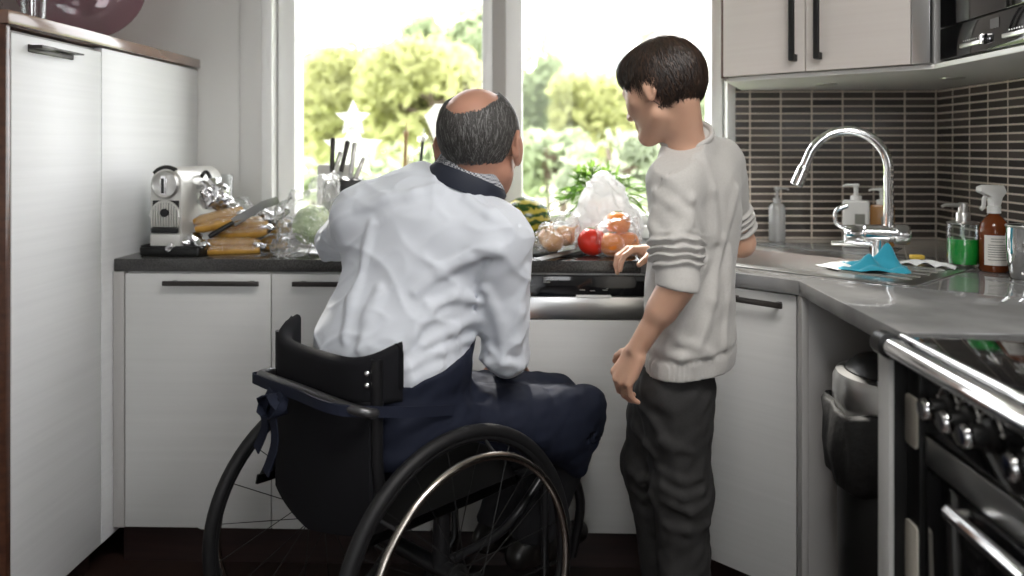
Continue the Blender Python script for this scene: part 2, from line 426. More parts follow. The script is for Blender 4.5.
# ================================================================== LEFT TALL UNIT
Y0 = 1.862
th = thing('tall_cabinet', 'tall white cabinet on the left, chest high, with dark brown side panel and slab top', 'cabinet', (-1.54, 2.4, 0))
MB().box((-1.845, Y0, .10), (-1.246, YB-.004, 1.50), .001).build('carcass', M['carcass'], th)
MB().box((-1.845, Y0-.020, 0), (XL+.001, Y0-.001, 1.507), .002).build('side_panel', M['brown_wood'], th, label='dark brown side panel')
dr = MB().box((-1.246, Y0+.003, .105), (XL, 2.258, 1.490), .0025).build('door', M['tall_front_lit'], th)
MB().box((-1.246, 2.2615, .105), (XL, YB-.004, 1.502), .0015).build('end_panel', M['tall_front_lit'], th)
MB().box((-1.845, Y0-.024, 1.507), (XL+.010, YB-.004, 1.540), .003).build('top_slab', M['brown_top'], th, label='glossy brown wooden slab on top')
MB().box((-1.845, Y0, 0), (-1.29, YC-.02, .10), 0).build('plinth', M['plinth'], th)
# angled grip handle on the upper edge of the door
m = MB(); m.box((XL, 1.925, 1.452), (XL+.004, 2.115, 1.470), .001); m.box((XL, 1.925, 1.464), (XL+.032, 2.115, 1.468), .001); m.box((XL, 1.925, 1.459), (XL+.036, 1.985, 1.4685), .002)
m.build('handle', M['dark_bar'], dr)

# ================================================================== BASE UNITS, BACK RUN
def bar_handle(x0, x1, y, z, parent, m_=None):
    m = MB(); m.box((x0, y-.030, z-.007), (x1, y-.021, z+.007), .002); m.box((x0+.02, y-.028, z-.005), (x0+.032, y, z+.005), 0); m.box((x1-.032, y-.028, z-.005), (x1-.02, y, z+.005), 0)
    return m.build('handle', m_ or M['dark_bar'], parent)
def base_unit(x0, x1, hx0, hx1, label):
    th = thing('base_cabinet', label, 'cabinet', ((x0+x1)/2, 2.6, 0), 'white base cabinets under the worktop')
    MB().box((x0, YC+.002, .125), (x1, YB-.004, .863), .001).build('carcass', M['carcass'], th)
    d = MB().box((x0+.0015, YC-.018, .127), (x1-.0015, YC, .858), .002).build('door', M['white_wood'], th)
    bar_handle(hx0, hx1, YC-.018, .834, d)
    return th
base_unit(-1.187, -.760, -1.065, -.788, 'white base cabinet left of the wheelchair, under the coffee machine')
base_unit(-.760, -.300, -.692, -.415, 'white base cabinet behind the wheelchair backrest and the seated man')
base_unit(-.300, -.142, -.262, -.180, 'narrow white base cabinet hidden behind the seated man')
t = MB().box((XL+.002, YC-.018, .125), (-1.189, YC+.02, .863), .001).build('filler_strip', M['gray_panel']); tag(t, 'narrow grey filler strip between the tall cabinet and the base cabinets', 'filler strip')
# dishwasher
dw = thing('dishwasher', 'built-in dishwasher with black control strip and white front, between the man and the boy', 'dishwasher', (.085, 2.6, 0))
x0, x1 = -.140, .310
MB().box((x0, YC+.002, .125), (x1, YB-.004, .863), .001).build('body', M['carcass'], dw)
MB().box((x0+.002, YC-.018, .127), (x1-.002, YC, .732), .002).build('door_front', M['white_wood'], dw)
cp = MB().box((x0+.002, YC-.022, .800), (x1-.002, YC, .858), .003).build('control_panel', M['black_gloss'], dw, label='black glossy control panel')
MB().box((x0+.002, YC-.021, .735), (x1-.002, YC, .798), .003).build('steel_strip', M['steel'], dw, label='brushed steel strip under the controls')
MB().box((.112, YC-.026, .795), (.212, YC-.020, .804), .002).build('grip', M['plastic_w'], cp, label='pale grip bar')
for i, (u, w_, z) in enumerate(((.020, .028, .852), (.020, .040, .846), (.02, .02, .840), (.122, .016, .818), (.152, .014, .816), (.188, .014, .818), (.198, .006, .822))):
    MB().box((u, YC-.0232, z-.0008), (u+w_, YC-.0215, z+.0008), 0).build('panel_mark', M['satin'], cp)
# plinth of the back run, with the small white tab
pl = tag(MB().box((XL+.002, YC+.045, 0), (.33, YC+.06, .125), 0).build('plinth_board', M['plinth']), 'dark brown plinth board running under the white base cabinets', 'plinth')
tb = MB(); tb.prism([(.026*math.cos(a)*(1 if abs(math.cos(a)) < .8 else .95), .011*math.sin(a)) for a in [i*PI/12 for i in range(24)]], 0, .012, .003, xf=frame((-.974, YC+.045, .108), (0, -1, 0), (1, 0, 0)))
tb.build('plinth_tab', M['plastic_w'], pl, label='small white oval tab')

# ================================================================== DIAGONAL CORNER UNIT + RIGHT RUN
DC = Vector((.475, 2.1725, 0))
def dxf(z=0): return frame(DC+Vector((0, 0, z)), (0, 0, 1), E1)      # local x along the front, y inward
dhalf = .2315
th = thing('corner_cabinet', 'grey diagonal corner sink cabinet behind the boy', 'cabinet', (.9, 2.45, 0))
pp = [(.310, YC), (.640, 2.006), (.640, 1.966), (XR-.004, 1.966), (XR-.004, YB-.012), (.312, YB-.012)]
m = MB(); m.prism([(.328, YC+.003), (.652, 2.012), (.652, 1.970), (XR-.004, 1.970), (XR-.004, YB-.012), (.328, YB-.012)], .125, .74, 0); m.build('carcass', M['gray_panel'], th)
d = MB().box((-dhalf+.004, -.002, .127), (dhalf-.004, .016, .858), .002, xf=dxf()).build('door', M['white_wood'], th)
m = MB(); m.box((.045, -.034, .827), (.205, -.025, .841), .002, xf=dxf()); m.box((.06, -.03, .829), (.07, 0, .839), 0, xf=dxf()); m.box((.18, -.03, .829), (.19, 0, .839), 0, xf=dxf())
m.build('handle', M['dark_bar'], d)
m = MB(); m.box((.634, 1.964, .0), (.650, 2.000, .863), .001); m.box((.650, 1.964, .0), (XR-.004, 1.980, .863), .001); m.build('end_panel', M['gray_panel'], th, label='grey end panel beside the bin')
MB().prism([(.35, YC+.05), (.66, 2.04), (.66, 1.985), (.70, 1.985), (.70, 2.07), (.38, YC+.09)], 0, .123, 0).build('plinth', M['plinth'], th)

# worktop (one continuous slab with the sink cut-out)
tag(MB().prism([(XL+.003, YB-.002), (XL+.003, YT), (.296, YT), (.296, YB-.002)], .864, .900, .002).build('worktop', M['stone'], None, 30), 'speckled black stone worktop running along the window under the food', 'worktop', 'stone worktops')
wt = [(.2975, YB-.010), (.2975, YT), (.300, YT), (.634, 1.986), (.634, 1.432), (XR-.008, 1.432), (XR-.008, YB-.010)]
SC = Vector((.655, 2.375, 0)); 
def sxf(z): return frame(SC+Vector((0, 0, z)), (0, 0, 1), E1)
hole = []
for cx, cy, a0 in ((.20, .13, 0), (-.20, .13, 90), (-.20, -.13, 180), (.20, -.13, 270)):
    for k in range(6):
        a = R(a0+k*18); p = sxf(0) @ Vector((cx+.03*math.cos(a), cy+.03*math.sin(a), 0)); hole.append((p.x, p.y))
m = MB(); m.prism(wt, .864, .900, .002, hole=hole)
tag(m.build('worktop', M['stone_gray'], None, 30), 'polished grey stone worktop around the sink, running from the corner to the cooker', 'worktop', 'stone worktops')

# sink: steel plate with basin and drainer
sk = thing('kitchen_sink', 'stainless steel corner sink with drainer under the tap', 'sink', SC+Vector((0, 0, .9)))
def rr(cx, cy, hx, hy, r, n=6):
    o = []
    for sx, sy, a0 in ((1, 1, 0), (-1, 1, 90), (-1, -1, 180), (1, -1, 270)):
        for k in range(n+1):
            a = R(a0+k*90/n); o.append((cx+sx*(hx-r)+r*math.cos(a), cy+sy*(hy-r)+r*math.sin(a)))
    return o
m = MB(); m.prism(rr(.10, .03, .385, .225, .03), .0002, .003, .001, xf=sxf(.9), hole=rr(0, 0, .222, .152, .03)); m.build('rim', M['steel'], sk)
m = MB(); rings = []
for hx, hy, r, z in ((.222, .152, .03, .003), (.220, .150, .03, -.01), (.212, .142, .03, -.14), (.195, .125, .03, -.155), (.02, .02, .01, -.158)):
    rings.append([(x, y, z) for x, y in rr(0, 0, hx, hy, r)])
vs = [p for r_ in rings for p in r_]; n = len(rings[0]); fs = []
for i in range(len(rings)-1):
    for k in range(n): l = (k+1) % n; fs.append((i*n+k, i*n+l, i*n+n+l, i*n+n+k))
fs.append(tuple(range((len(rings)-1)*n, len(rings)*n))); m.raw(vs, fs, 0, sxf(.9)); m.build('basin', M['steel'], sk)
m = MB()
for k in range(5): m.tube([Vector((.27, -.10+k*.055, .0042)), Vector((.45, -.10+k*.055, .0042))], .0028, 8, xf=sxf(.9))
m.build('drainer_ribs', M['steel'], sk)

# tap: vertical neck, swan arch, horizontal mixer body, lever
FB = WZ(880, 262, .9035); fdir = (SC-FB); fdir.z = 0; fdir.normalize(); fx = Vector((.98, -.2, 0)).normalized()
tp = thing('kitchen_tap', 'tall chrome swan-neck kitchen tap by the sink', 'tap', FB)
m = MB(); m.cyl(FB, FB+Vector((0, 0, .012)), .030, n=32, bev=.004); m.cyl(FB, FB+Vector((0, 0, .075)), .021, n=28); m.build('base', M['chrome'], tp)
bz = FB+Vector((0, 0, .078))
m = MB(); a = bz-fx*.095; b_ = bz+fx*.075
m.lathe([(0, 0), (.018, 0), (.023, .004), (.024, .03), (.021, .034), (.021, .05), (.025, .054), (.026, .115), (.022, .119), (.022, .128), (.028, .132), (.029, .160), (.024, .17), (0, .172)], 28, xf=frame(a, fx)); m.build('mixer_body', M['chrome'], tp)
nx = FB+fx*.022; arch_e = (fdir*.75-fx*.65).normalized(); H0 = 1.158-.9; rad = .107
pts = [nx+Vector((0, 0, .07+(H0-.07)*i/6)) for i in range(6)]+arc(nx+arch_e*rad+Vector((0, 0, H0)), rad, PI, .10*PI, 20, arch_e, (0, 0, 1))
pts = [p for p in pts]
e_ = pts[-1]; dd = (pts[-1]-pts[-2]).normalized(); pts.append(e_+dd*.03)
m = MB(); m.tube(pts, .0135, 20); m.build('spout', M['chrome'], tp)
e_ = pts[-1]; m = MB(); m.tube([e_-dd*.002, e_+dd*.004, e_+dd*.008, e_+dd*.055, e_+dd*.058], [.0145, .0165, .017, .0185, .015], 20); m.build('spray_head', M['chrome'], tp)
m = MB(); c0 = a+Vector((0, 0, .015)); m.tube(smooth_path([c0, c0-fx*.020+Vector((0, 0, .015)), c0-fx*.018+Vector((0, 0, .048)), c0+fx*.010+Vector((0, 0, .062))], 5), [.006]*11+[.0075]*5, 12); m.build('lever', M['chrome'], tp)
m = MB(); c0 = FB+fx*-.01+Vector((0, 0, .050)); m.tube([c0, c0-fx*.115, c0-fx*.118], [.007, .007, .005], 12); m.build('hose_connector', M['chrome'], tp)

# ================================================================== UPPER CORNER CABINET, LIGHT SHELF, MICROWAVE
F1, F2, F3 = Vector((.570, 2.538, 0)), Vector((.986, 2.166, 0)), Vector((1.022, 2.134, 0))
ZU = 1.438
ud = (F2-F1).normalized(); un = Vector((-ud.y, ud.x, 0))   # inward
th = thing('wall_cabinet', 'beige diagonal corner wall cabinet with two doors and black handles above the sink', 'cabinet', (1.0, 2.6, ZU))
MB().prism([(F1.x+.016, F1.y+.012), ((F3+un*.02).x, (F3+un*.02).y), (XR-.01, (F3+un*.02).y), (XR-.01, YB-.01), (.722, YB-.01)], ZU+.002, 2.2, 0).build('carcass', M['carcass'], th)
MB().prism([(F1.x, F1.y-.004), (F1.x+.015, F1.y-.019), (.722, YB-.010), (.707, YB-.010)], ZU-.004, 2.2, .001).build('side_panel', M['brown_wood'], th, label='dark brown side panel')
ux = frame(F1, (0, 0, 1), ud); L = (F2-F1).length
for a, b_, hx, l_ in ((.018, L*.493, L*.493-.036, 'left'), (L*.493+.003, L, L*.493+.036, 'right')):
    d = MB().box((a, -.018, ZU), (b_, .001, 2.19), .002, xf=ux).build('door', M['beige_wood'], th)
    m = MB(); m.box((hx, -.050, ZU+.030), (hx+.016, -.036, 1.86), .004, xf=ux)
    for z in (ZU+.040, 1.84): m.box((hx+.001, -.04, z-.010), (hx+.015, -.017, z+.010), .002, xf=ux)
    m.build('handle', M['black'], d)
MB().box((L+.002, -.016, ZU), (L+.047, .03, 2.19), .002, xf=ux).build('corner_post', M['steel'], th, label='narrow brushed steel corner post')
sh = thing('light_shelf', 'white shelf board with recessed spotlights above the dark tiles', 'shelf', (1.1, 2.5, 1.42))
MB().prism([(F1.x+.017, F1.y), (F3.x+.005, F3.y), (F3.x+.005, .9), (XR-.009, .9), (XR-.009, YB-.009), (.724, YB-.009)], 1.424, ZU-.001, .001).build('board', M['plastic_w'], sh)
for u, v in ((826, 84), (953, 78)):
    p = WZ(u, v, 1.424); m = MB(); m.lathe([(.018, .0), (.032, -.002), (.033, .0015)], 28, xf=frame(p, (0, 0, 1))); sp = m.build('spotlight', M['satin'], sh)
    MB().lathe([(0, -.0005), (.019, -.0005)], 24, xf=frame(p, (0, 0, 1))).build('lens', M['plastic_w'], sp)
# microwave built above the shelf, front faces the room (-x)
XM = 1.030; mz0, mz1, my1, my0 = 1.440, 1.86, 2.112, 1.40
mw = thing('microwave_oven', 'black built-in microwave with two silver slide handles at the upper right', 'microwave', (1.2, 1.8, mz0))
MB().box((XM+.012, my0, mz0), (XR-.01, my1, mz1), .002).build('body', M['black_metal'], mw)
MB().box((XM, my0, mz0+.086), (XM+.012, my1, mz1), .003).build('door', M['black_gloss'], mw)
cp = MB().box((XM, my0, mz0+.002), (XM+.012, my1, mz0+.083), .003).build('control_panel', M['black_gloss'], mw)
for y0_, y1_ in ((1.905, 2.005), (1.715, 1.825)):
    m = MB(); m.box((XM-.007, y0_, mz0+.021), (XM+.002, y1_, mz0+.031), .002); m.build('slide_strip', M['steel'], cp)
    m = MB()
    for k in range(10): m.box((XM-.0008, y0_+.004+k*.0095, mz0+.036), (XM+.001, y0_+.007+k*.0095, mz0+.039), 0)
    m.build('scale_marks', M['satin'], cp)
m = MB(); m.box((XM-.013, 1.893, mz0+.018), (XM+.002, 1.907, mz0+.042), .003); m.build('slide_knob', M['chrome'], cp)
MB().box((XM-.001, 1.845, mz0+.050), (XM+.002, 1.880, mz0+.072), 0).build('display', M['dark_bar'], cp)
MB().box((XM-.0008, 1.735, mz0+.008), (XM+.001, 1.752, mz0+.012), 0).build('emblem', M['satin'], cp)

# ================================================================== COOKER
XF = .650
ck = thing('range_cooker', 'black range cooker with chrome rail, round knobs and glass hob at the lower right', 'cooker', (1.0, 1.0, 0))
MB().box((XF+.03, .42, .05), (XR-.02, 1.42, .872), .002).build('body', M['black_metal'], ck)
MB().box((.634, .40, .876), (XR-.012, 1.428, .899), .003).build('hob_glass', M['black_gloss'], ck, label='black glass hob')
MB().tube([(.632, .40, .893), (.632, 1.425, .893)], .0075, 14).build('hob_trim', M['chrome'], ck, label='polished edge of the hob')
fa = MB().box((XF, .42, .745), (XF+.03, 1.382, .866), .004).build('control_fascia', M['black_gloss'], ck)
rl = MB().tube([(.600, .41, .884), (.600, 1.432, .884)], .0155, 24).build('towel_rail', M['chrome'], ck, label='thick chrome rail along the front')
for y in (.425, 1.415):
    m = MB(); m.tube([(.600, y-.014, .884), (.600, y+.02, .884)], .0205, 24); m.box((.602, y-.010, .868), (XF+.03, y+.010, .882), .003); m.build('rail_bracket', M['black'], rl)
for k, y in enumerate((1.305, 1.245, 1.185, 1.07, .985, .90, .80)):
    z = .808; m = MB(); X_ = (XF, y, z)
    m.lathe([(.0, .0), (.024, 0), (.024, .006), (.0165, .010), (.0155, .030), (.014, .034), (0, .034)], 26, xf=frame(X_, (-1, 0, 0))); kn = m.build('knob', M['black'], fa)
    m = MB(); m.lathe([(.0158, .030), (.0168, .032), (.0168, .040), (.014, .044), (0, .045)], 26, xf=frame(X_, (-1, 0, 0))); m.build('knob_cap', M['chrome'], kn, label='chrome knob cap')
    m = MB(); m.tube(arc((XF-.0005, y, z), .033, R(30), R(150), 12, (0, -1, 0), (0, 0, 1)), .0011, 6); m.build('dial_arc', M['satin'], kn)
    for a in (20, 160): MB().ball((XF-.0005, y-.033*math.cos(R(a)), z+.033*math.sin(R(a))), .003, 6).build('dial_mark', M['satin'], kn)
MB().box((XF-.003, .42, .692), (XF+.025, 1.38, .742), .003).build('steel_band', M['steel'], ck, label='brushed steel band under the knobs')
for y0_, y1_, h0, h1 in ((.93, 1.378, 1.05, 1.245), (.43, .925, .58, .78)):
    dr = MB().box((XF-.004, y0_, .20), (XF+.025, y1_, .688), .004).build('oven_door', M['black_gloss'], ck)
    m = MB(); m.tube([(XF-.030, h0, .672), (XF-.030, h1, .672)], .0105, 20)
    for y in (h0+.012, h1-.012): m.tube([(XF-.006, y, .672), (XF-.030, y, .672)], .009, 14)
    m.build('door_handle', M['chrome'], dr)
MB().box((XF-.003, .43, .055), (XF+.025, 1.378, .194), .004).build('drawer_front', M['black_gloss'], ck)
# left edge of the cooker: pale side strip, black hinge column with cream enamel plates
MB().box((.598, 1.400, .0), (.607, 1.446, .861), .002).build('side_strip', M['carcass'], ck, label='pale side strip')
hc = MB().box((.642, 1.384, .02), (XF+.03, 1.4305, .861), .001).box((.607, 1.432, .02), (XF+.03, 1.446, .861), .001).build('hinge_column', M['black'], ck)
for z0, z1 in ((.712, .798), (.02, .582)):
    m = MB(); m.prism([(a, -b) for a, b in rr(1.409, (z0+z1)/2, .022, (z1-z0)/2, .009, 4)], 0, .004, .001, xf=frame((.642, 0, 0), (-1, 0, 0), (0, 1, 0))); m.build('enamel_plate', M['cream'], hc, label='cream enamel plate')
# ================================================================== THINGS ON THE LEFT WORKTOP
M['foil'] = mat('silver_foil', (.75, .75, .77), .16, 1, bump=((60, 60, 60), .6, .004))
M['bagclear'] = film('clear_plastic_bag', (1, 1, 1), .55, .12, bump=(30, 1, .03), diff=.14)
M['bagwhite'] = film('white_plastic_bag', (1, 1, 1), .5, .25, bump=(25, .7, .02), diff=.93, refl=.4)
M['corn'] = mat('yellow_corn', (.36, .17, .02), .4, var=((40, 40, 40), (.52, .29, .05), .2))
M['silver_pl'] = mat('silver_grey_plastic', (.60, .59, .56), .3, .3)
M['lettuce'] = mat('green_lettuce', (.20, .32, .12), .5, var=((20, 20, 20), (.45, .55, .28), .2), bump=((40, 40, 40), .8, .006))
M['bamboo'] = mat('pale_bamboo', (.45, .30, .13), .5)
M['knife_red'] = mat('dark_red_plastic', (.10, .02, .02), .3)
ZT = .9

# coffee machine on its dark tray
def coffee():
    d = 2.465; c = W(175, 243, d); c.z = ZT
    tr = thing('tray', 'low black tray under the silver coffee machine', 'tray', c)
    X = frame(c, (0, 0, 1), Vector((1, -.10, 0)))    # local x right, y away
    m = MB(); m.prism(rr(.014, .09, .095, .150, .01), .0005, .026, .004, xf=X); m.build('base', M['black'], tr)
    m = MB(); m.prism(rr(.014, .09, .093, .148, .01), .026, .031, .001, xf=X, hole=rr(.014, .09, .087, .142, .008)); m.build('raised_edge', M['black_metal'], tr)
    t = thing('coffee_machine', 'small silver capsule coffee machine beside the tall white cabinet', 'coffee machine', c+Vector((0, 0, .026)))
    X = X @ Matrix.Translation((0, 0, .0265)); w_ = .050
    prof = [(-w_, 0), (w_, 0), (w_, .185)]+[(w_*math.cos(a), .185+.052*math.sin(a)) for a in [PI*k/14 for k in range(1, 14)]]+[(-w_, .185)]
    Yf = Matrix(((1, 0, 0, 0), (0, 0, -1, 0), (0, 1, 0, 0), (0, 0, 0, 1)))   # (x,y,z)->(x,-z,y)
    Yh = X @ Yf @ Matrix.Translation((0, .186, 0)); Yg = X @ Yf @ Matrix.Translation((0, .090, 0))
    m = MB(); m.prism(prof, -.20, .05, .006, xf=X @ Yf); body = m.build('body', M['silver_pl'], t)
    m = MB(); m.prism([(-.042, .058), (.042, .058), (.042, .138), (-.042, .138)], .045, .0512, .001, xf=X @ Yf); m.build('recess', M['black'], body)
    m = MB(); m.lathe([(.038, .049), (.042, .050), (.044, .056), (.038, .060), (.034, .058), (0, .057)], 36, xf=Yh); hd = m.build('round_head', M['satin'], t)
    m = MB(); m.prism([(-.009, -.030), (.009, -.030), (.012, .010), (.007, .026), (-.007, .026), (-.012, .010)], .057, .066, .002, xf=Yh); m.build('emblem', M['chrome'], hd)
    m = MB(); m.box((-.005, -.026, .066), (.003, .018, .0675), 0, xf=Yh); m.build('emblem_bar', M['black'], hd)
    m = MB(); m.tube(arc((0, .186, .045), .050, R(55), R(140), 10, (1, 0, 0), (0, 1, 0)), .007, 10, xf=X @ Yf); m.build('lever', M['black'], t, label='black lever on top')
    m = MB()
    for k in range(-5, 6):
        x = k*.0082; hh = math.sqrt(max(.045**2-x*x, 0)); m.box((x-.0024, -.030, .052), (x+.0024, -.002+hh, .058), .001, xf=Yg)
    m.tube(arc((0, 0, .055), .046, 0, PI, 20, (1, 0, 0), (0, 1, 0)), .0035, 8, xf=Yg)
    g = m.build('cup_grid', M['silver_pl'], t); m = MB(); m.lathe([(0, .062), (.012, .062), (.013, .055)], 20, xf=Yg @ Matrix.Translation((0, .012, 0))); m.build('grid_knob', M['black'], g)
    m = MB(); m.box((-.042, .042, .051), (.042, .058, .062), .003, xf=X @ Yf); m.build('drip_tray', M['black'], t)
    m = MB(); m.box((-.048, .0, .046), (.048, .040, .056), .006, xf=X @ Yf); m.build('foot', M['silver_pl'], t)
    # clear water tank at the back and crumpled foil bag hung over its side
    m = MB(); m.lathe([(0, .02), (.045, .02), (.047, .20), (.043, .205), (0, .205)], 24, xf=X @ Matrix.Translation((.01, .250, 0))); m.build('water_tank', M['glass'], t)
    fb = W(213, 193, 2.5); g = displaced(union([ell(fb, (.045, .04, .042)), cap(fb+Vector((.0, 0, -.02)), fb+Vector((.07, .0, -.04)), .022, .010)], .03), [(.010, .05), (.005, .022)])
    o, _, _ = blob('foil_bag', g, *bounds([fb+Vector((-.07, -.07, -.08)), fb+Vector((.12, .07, .08))], .01), .004, M['foil']); tag(o, 'crumpled silver foil bag hanging at the right side of the coffee machine', 'bag')
    m = MB()
    p0 = W(197, 186, 2.55); m.tube(smooth_path([p0, W(205, 172, 2.52), W(211, 180, 2.5), W(216, 205, 2.48)], 6), .006, 8); m.build('clip', M['black'], o)
    # two white canisters behind
    for i, (u, v, r_, h_) in enumerate(((206, 175, .020, .21), (214, 190, .021, .17))):
        p = WY(u, v, 2.84); p.z = ZT; q = thing('canister', ('taller' if i == 0 else 'shorter')+' slim white canister standing behind the coffee machine', 'canister', p)
        MB().lathe([(0, 0), (r_, 0), (r_, h_), (0, h_)], 20, xf=T(p.x, p.y, ZT+.0005)).build('body', M['plastic_w'], q)
        MB().lathe([(r_*.7, h_), (r_*.98, h_+.001), (r_*.98, h_+.016), (0, h_+.018)], 20, xf=T(p.x, p.y, ZT+.0005)).build('lid', M['satin'], q)
coffee()

# packs of yellow corn cobs wrapped in film
def cob_pack(a, b, r, n, label, seed):
    a = Vector(a); b = Vector(b); ax = (b-a).normalized(); sd = ax.cross(Vector((0, 0, 1))).normalized(); up = sd.cross(ax); c = (a+b)/2
    t = thing('corn_pack', label, 'vegetables', Vector((c.x, c.y, c.z-r)), 'film-wrapped packs of corn cobs')
    rr_ = random.Random(seed); rc = r*.52
    for k, (p, q) in enumerate(((-.45, -.42), (.45, -.42), (0, .42))[:n]):
        o = sd*p*r+up*q*r; m = MB(); N = 46; K = 48; vs = []; fs = []
        for i in range(N+1):
            s_ = i/N; e = min(s_, 1-s_)*2; r0 = rc*(.45+.55*min(1, e*2.2)**.6)
            for j in range(K):
                th_ = 2*PI*j/K; r1 = r0*(1+.085*abs(math.sin(th_*6+k))+.05*abs(math.sin(i*1.35+(j//4)*1.5))); vs.append(a+(b-a)*s_+o+sd*math.cos(th_)*r1+up*math.sin(th_)*r1)
        for i in range(N):
            for j in range(K): fs.append((i*K+j, i*K+(j+1) % K, i*K+K+(j+1) % K, i*K+K+j))
        fs.append(tuple(range(K-1, -1, -1))); fs.append(tuple(N*K+j for j in range(K))); m.raw(vs, fs)
        m.build('corn_cob', M['corn'], t)
    g = displaced(union([cap(a+ax*r, b-ax*r, r*1.03)], .01), [(.002, .03), (.0012, .012)])
    blob('film_wrap', g, *bounds([a, b], r*1.4), .005, M['bagclear'], t)
    g = displaced(union([cap(b-ax*.012, b+ax*.012, r*.62, r*.35)], .01), [(.005, .022)])
    blob('film_twist', g, *bounds([b], r*1.3), .004, M['foil'], t)
d0 = 2.42
def PT(u, v, d): return W(u, v, d)
cob_pack(PT(203, 247, 2.46), PT(260, 246, 2.50), .027, 3, 'corn cob pack lying flat on the worktop, lowest in the pile', 1)
cob_pack(PT(212, 232, 2.52), PT(268, 228, 2.53), .028, 3, 'corn cob pack in the middle of the pile', 2)
cob_pack(PT(194, 226, 2.44), PT(244, 213, 2.50), .027, 3, 'corn cob pack lying tilted on top of the pile', 3)
cob_pack(PT(262, 246, 2.60), PT(284, 240, 2.68), .026, 3, 'short corn cob pack at the right end of the pile, beside the clear bag', 4)
cob_pack(PT(246, 224, 2.60), PT(290, 226, 2.66), .026, 3, 'corn cob pack at the back of the pile by the window', 5)
# knife lying on the packs and crumpled foil sheets
kn = thing('kitchen_knife', 'small steel knife lying on top of the corn packs', 'knife', PT(255, 208, 2.48))
p, q = PT(239, 219, 2.47), PT(273, 199, 2.52); ax = (q-p).normalized()
m = MB(); sdv = Vector((-.3, -.5, .8)); m.strip([p-ax*.02, p+ax*.02, p+ax*.08, p+ax*.13], sdv, .028, .0016); m.v = [(Vector(v)-(sdv.normalized()*.0125 if (Vector(v)-p).dot(ax) > .125 else Vector())) for v in m.v]; m.build('blade', M['steel'], kn)
m = MB(); m.tube([p-ax*.10, p-ax*.09, p-ax*.04, p-ax*.018], [.006, .008, .007, .006], 12); m.build('handle', M['black'], kn)
for i, (us, r_, lab) in enumerate(((((170, 248, 2.40), (196, 240, 2.44), (205, 246, 2.42)), .016, 'crumpled silver foil in front of the coffee machine'), (((262, 214, 2.58), (272, 218, 2.60), (283, 212, 2.62)), .018, 'crumpled dark silver foil on the right end of the corn pile'))):
    ps = [PT(*x) for x in us]
    g = displaced(union([cap(ps[0], ps[1], r_*.5, r_), cap(ps[1], ps[2], r_, r_*.8)], .02), [(.008, .035), (.004, .014)])
    o, _, _ = blob('foil_sheet', g, *bounds(ps, .05), .004, M['foil']); tag(o, lab, 'foil', 'crumpled pieces of foil')
# clear bags
def bag(name, us, label, m_, h=.005, amp=((.012, .07), (.006, .03), (.003, .014)), k=.03, pad=.06):
    prs = []; ps = []
    for x in us: p = PT(*x[:3]); prs.append(ell(p, x[3])); ps += [p-Vector(x[3]), p+Vector(x[3])]
    g = cut(displaced(displaced(union(prs, k), list(amp)), [(amp[0][0]*.8, .075), (amp[0][0]*.5, .035)], True), [((0, 0, .9015), (0, 0, -1))])
    o, V, Q = blob(name, g, *bounds(ps, pad), h, m_); return o
o = bag('plastic_bag', [(238, 217, 2.78, (.075, .06, .055)), (254, 222, 2.78, (.06, .05, .05))], '', M['bagclear']); tag(o, 'clear plastic bag with green salad behind the corn packs', 'bag')
g = displaced(ell(PT(240, 226, 2.78), (.05, .04, .045)), [(.008, .04), (.003, .012)]); o, _, _ = blob('salad', g, *bounds([PT(240, 226, 2.78)], .08), .004, M['lettuce']); tag(o, 'green salad inside the clear bag behind the corn packs', 'salad')
t = bag('plastic_bag', [(306, 222, 2.50, (.085, .08, .085)), (322, 200, 2.52, (.045, .05, .06)), (292, 248, 2.42, (.055, .06, .04)), (330, 186, 2.52, (.02, .02, .04))], '', M['bagclear']); tag(t, 'large clear plastic bag with a green cabbage next to the knife block', 'bag')
cc = PT(313, 225, 2.52); g = displaced(ell(cc, (.062, .06, .062)), [(.004, .05), (.0025, .012)]); o, _, _ = blob('cabbage', g, *bounds([cc], .09), .004, M['lettuce']); tag(o, 'pale green cabbage inside the large clear plastic bag', 'cabbage')

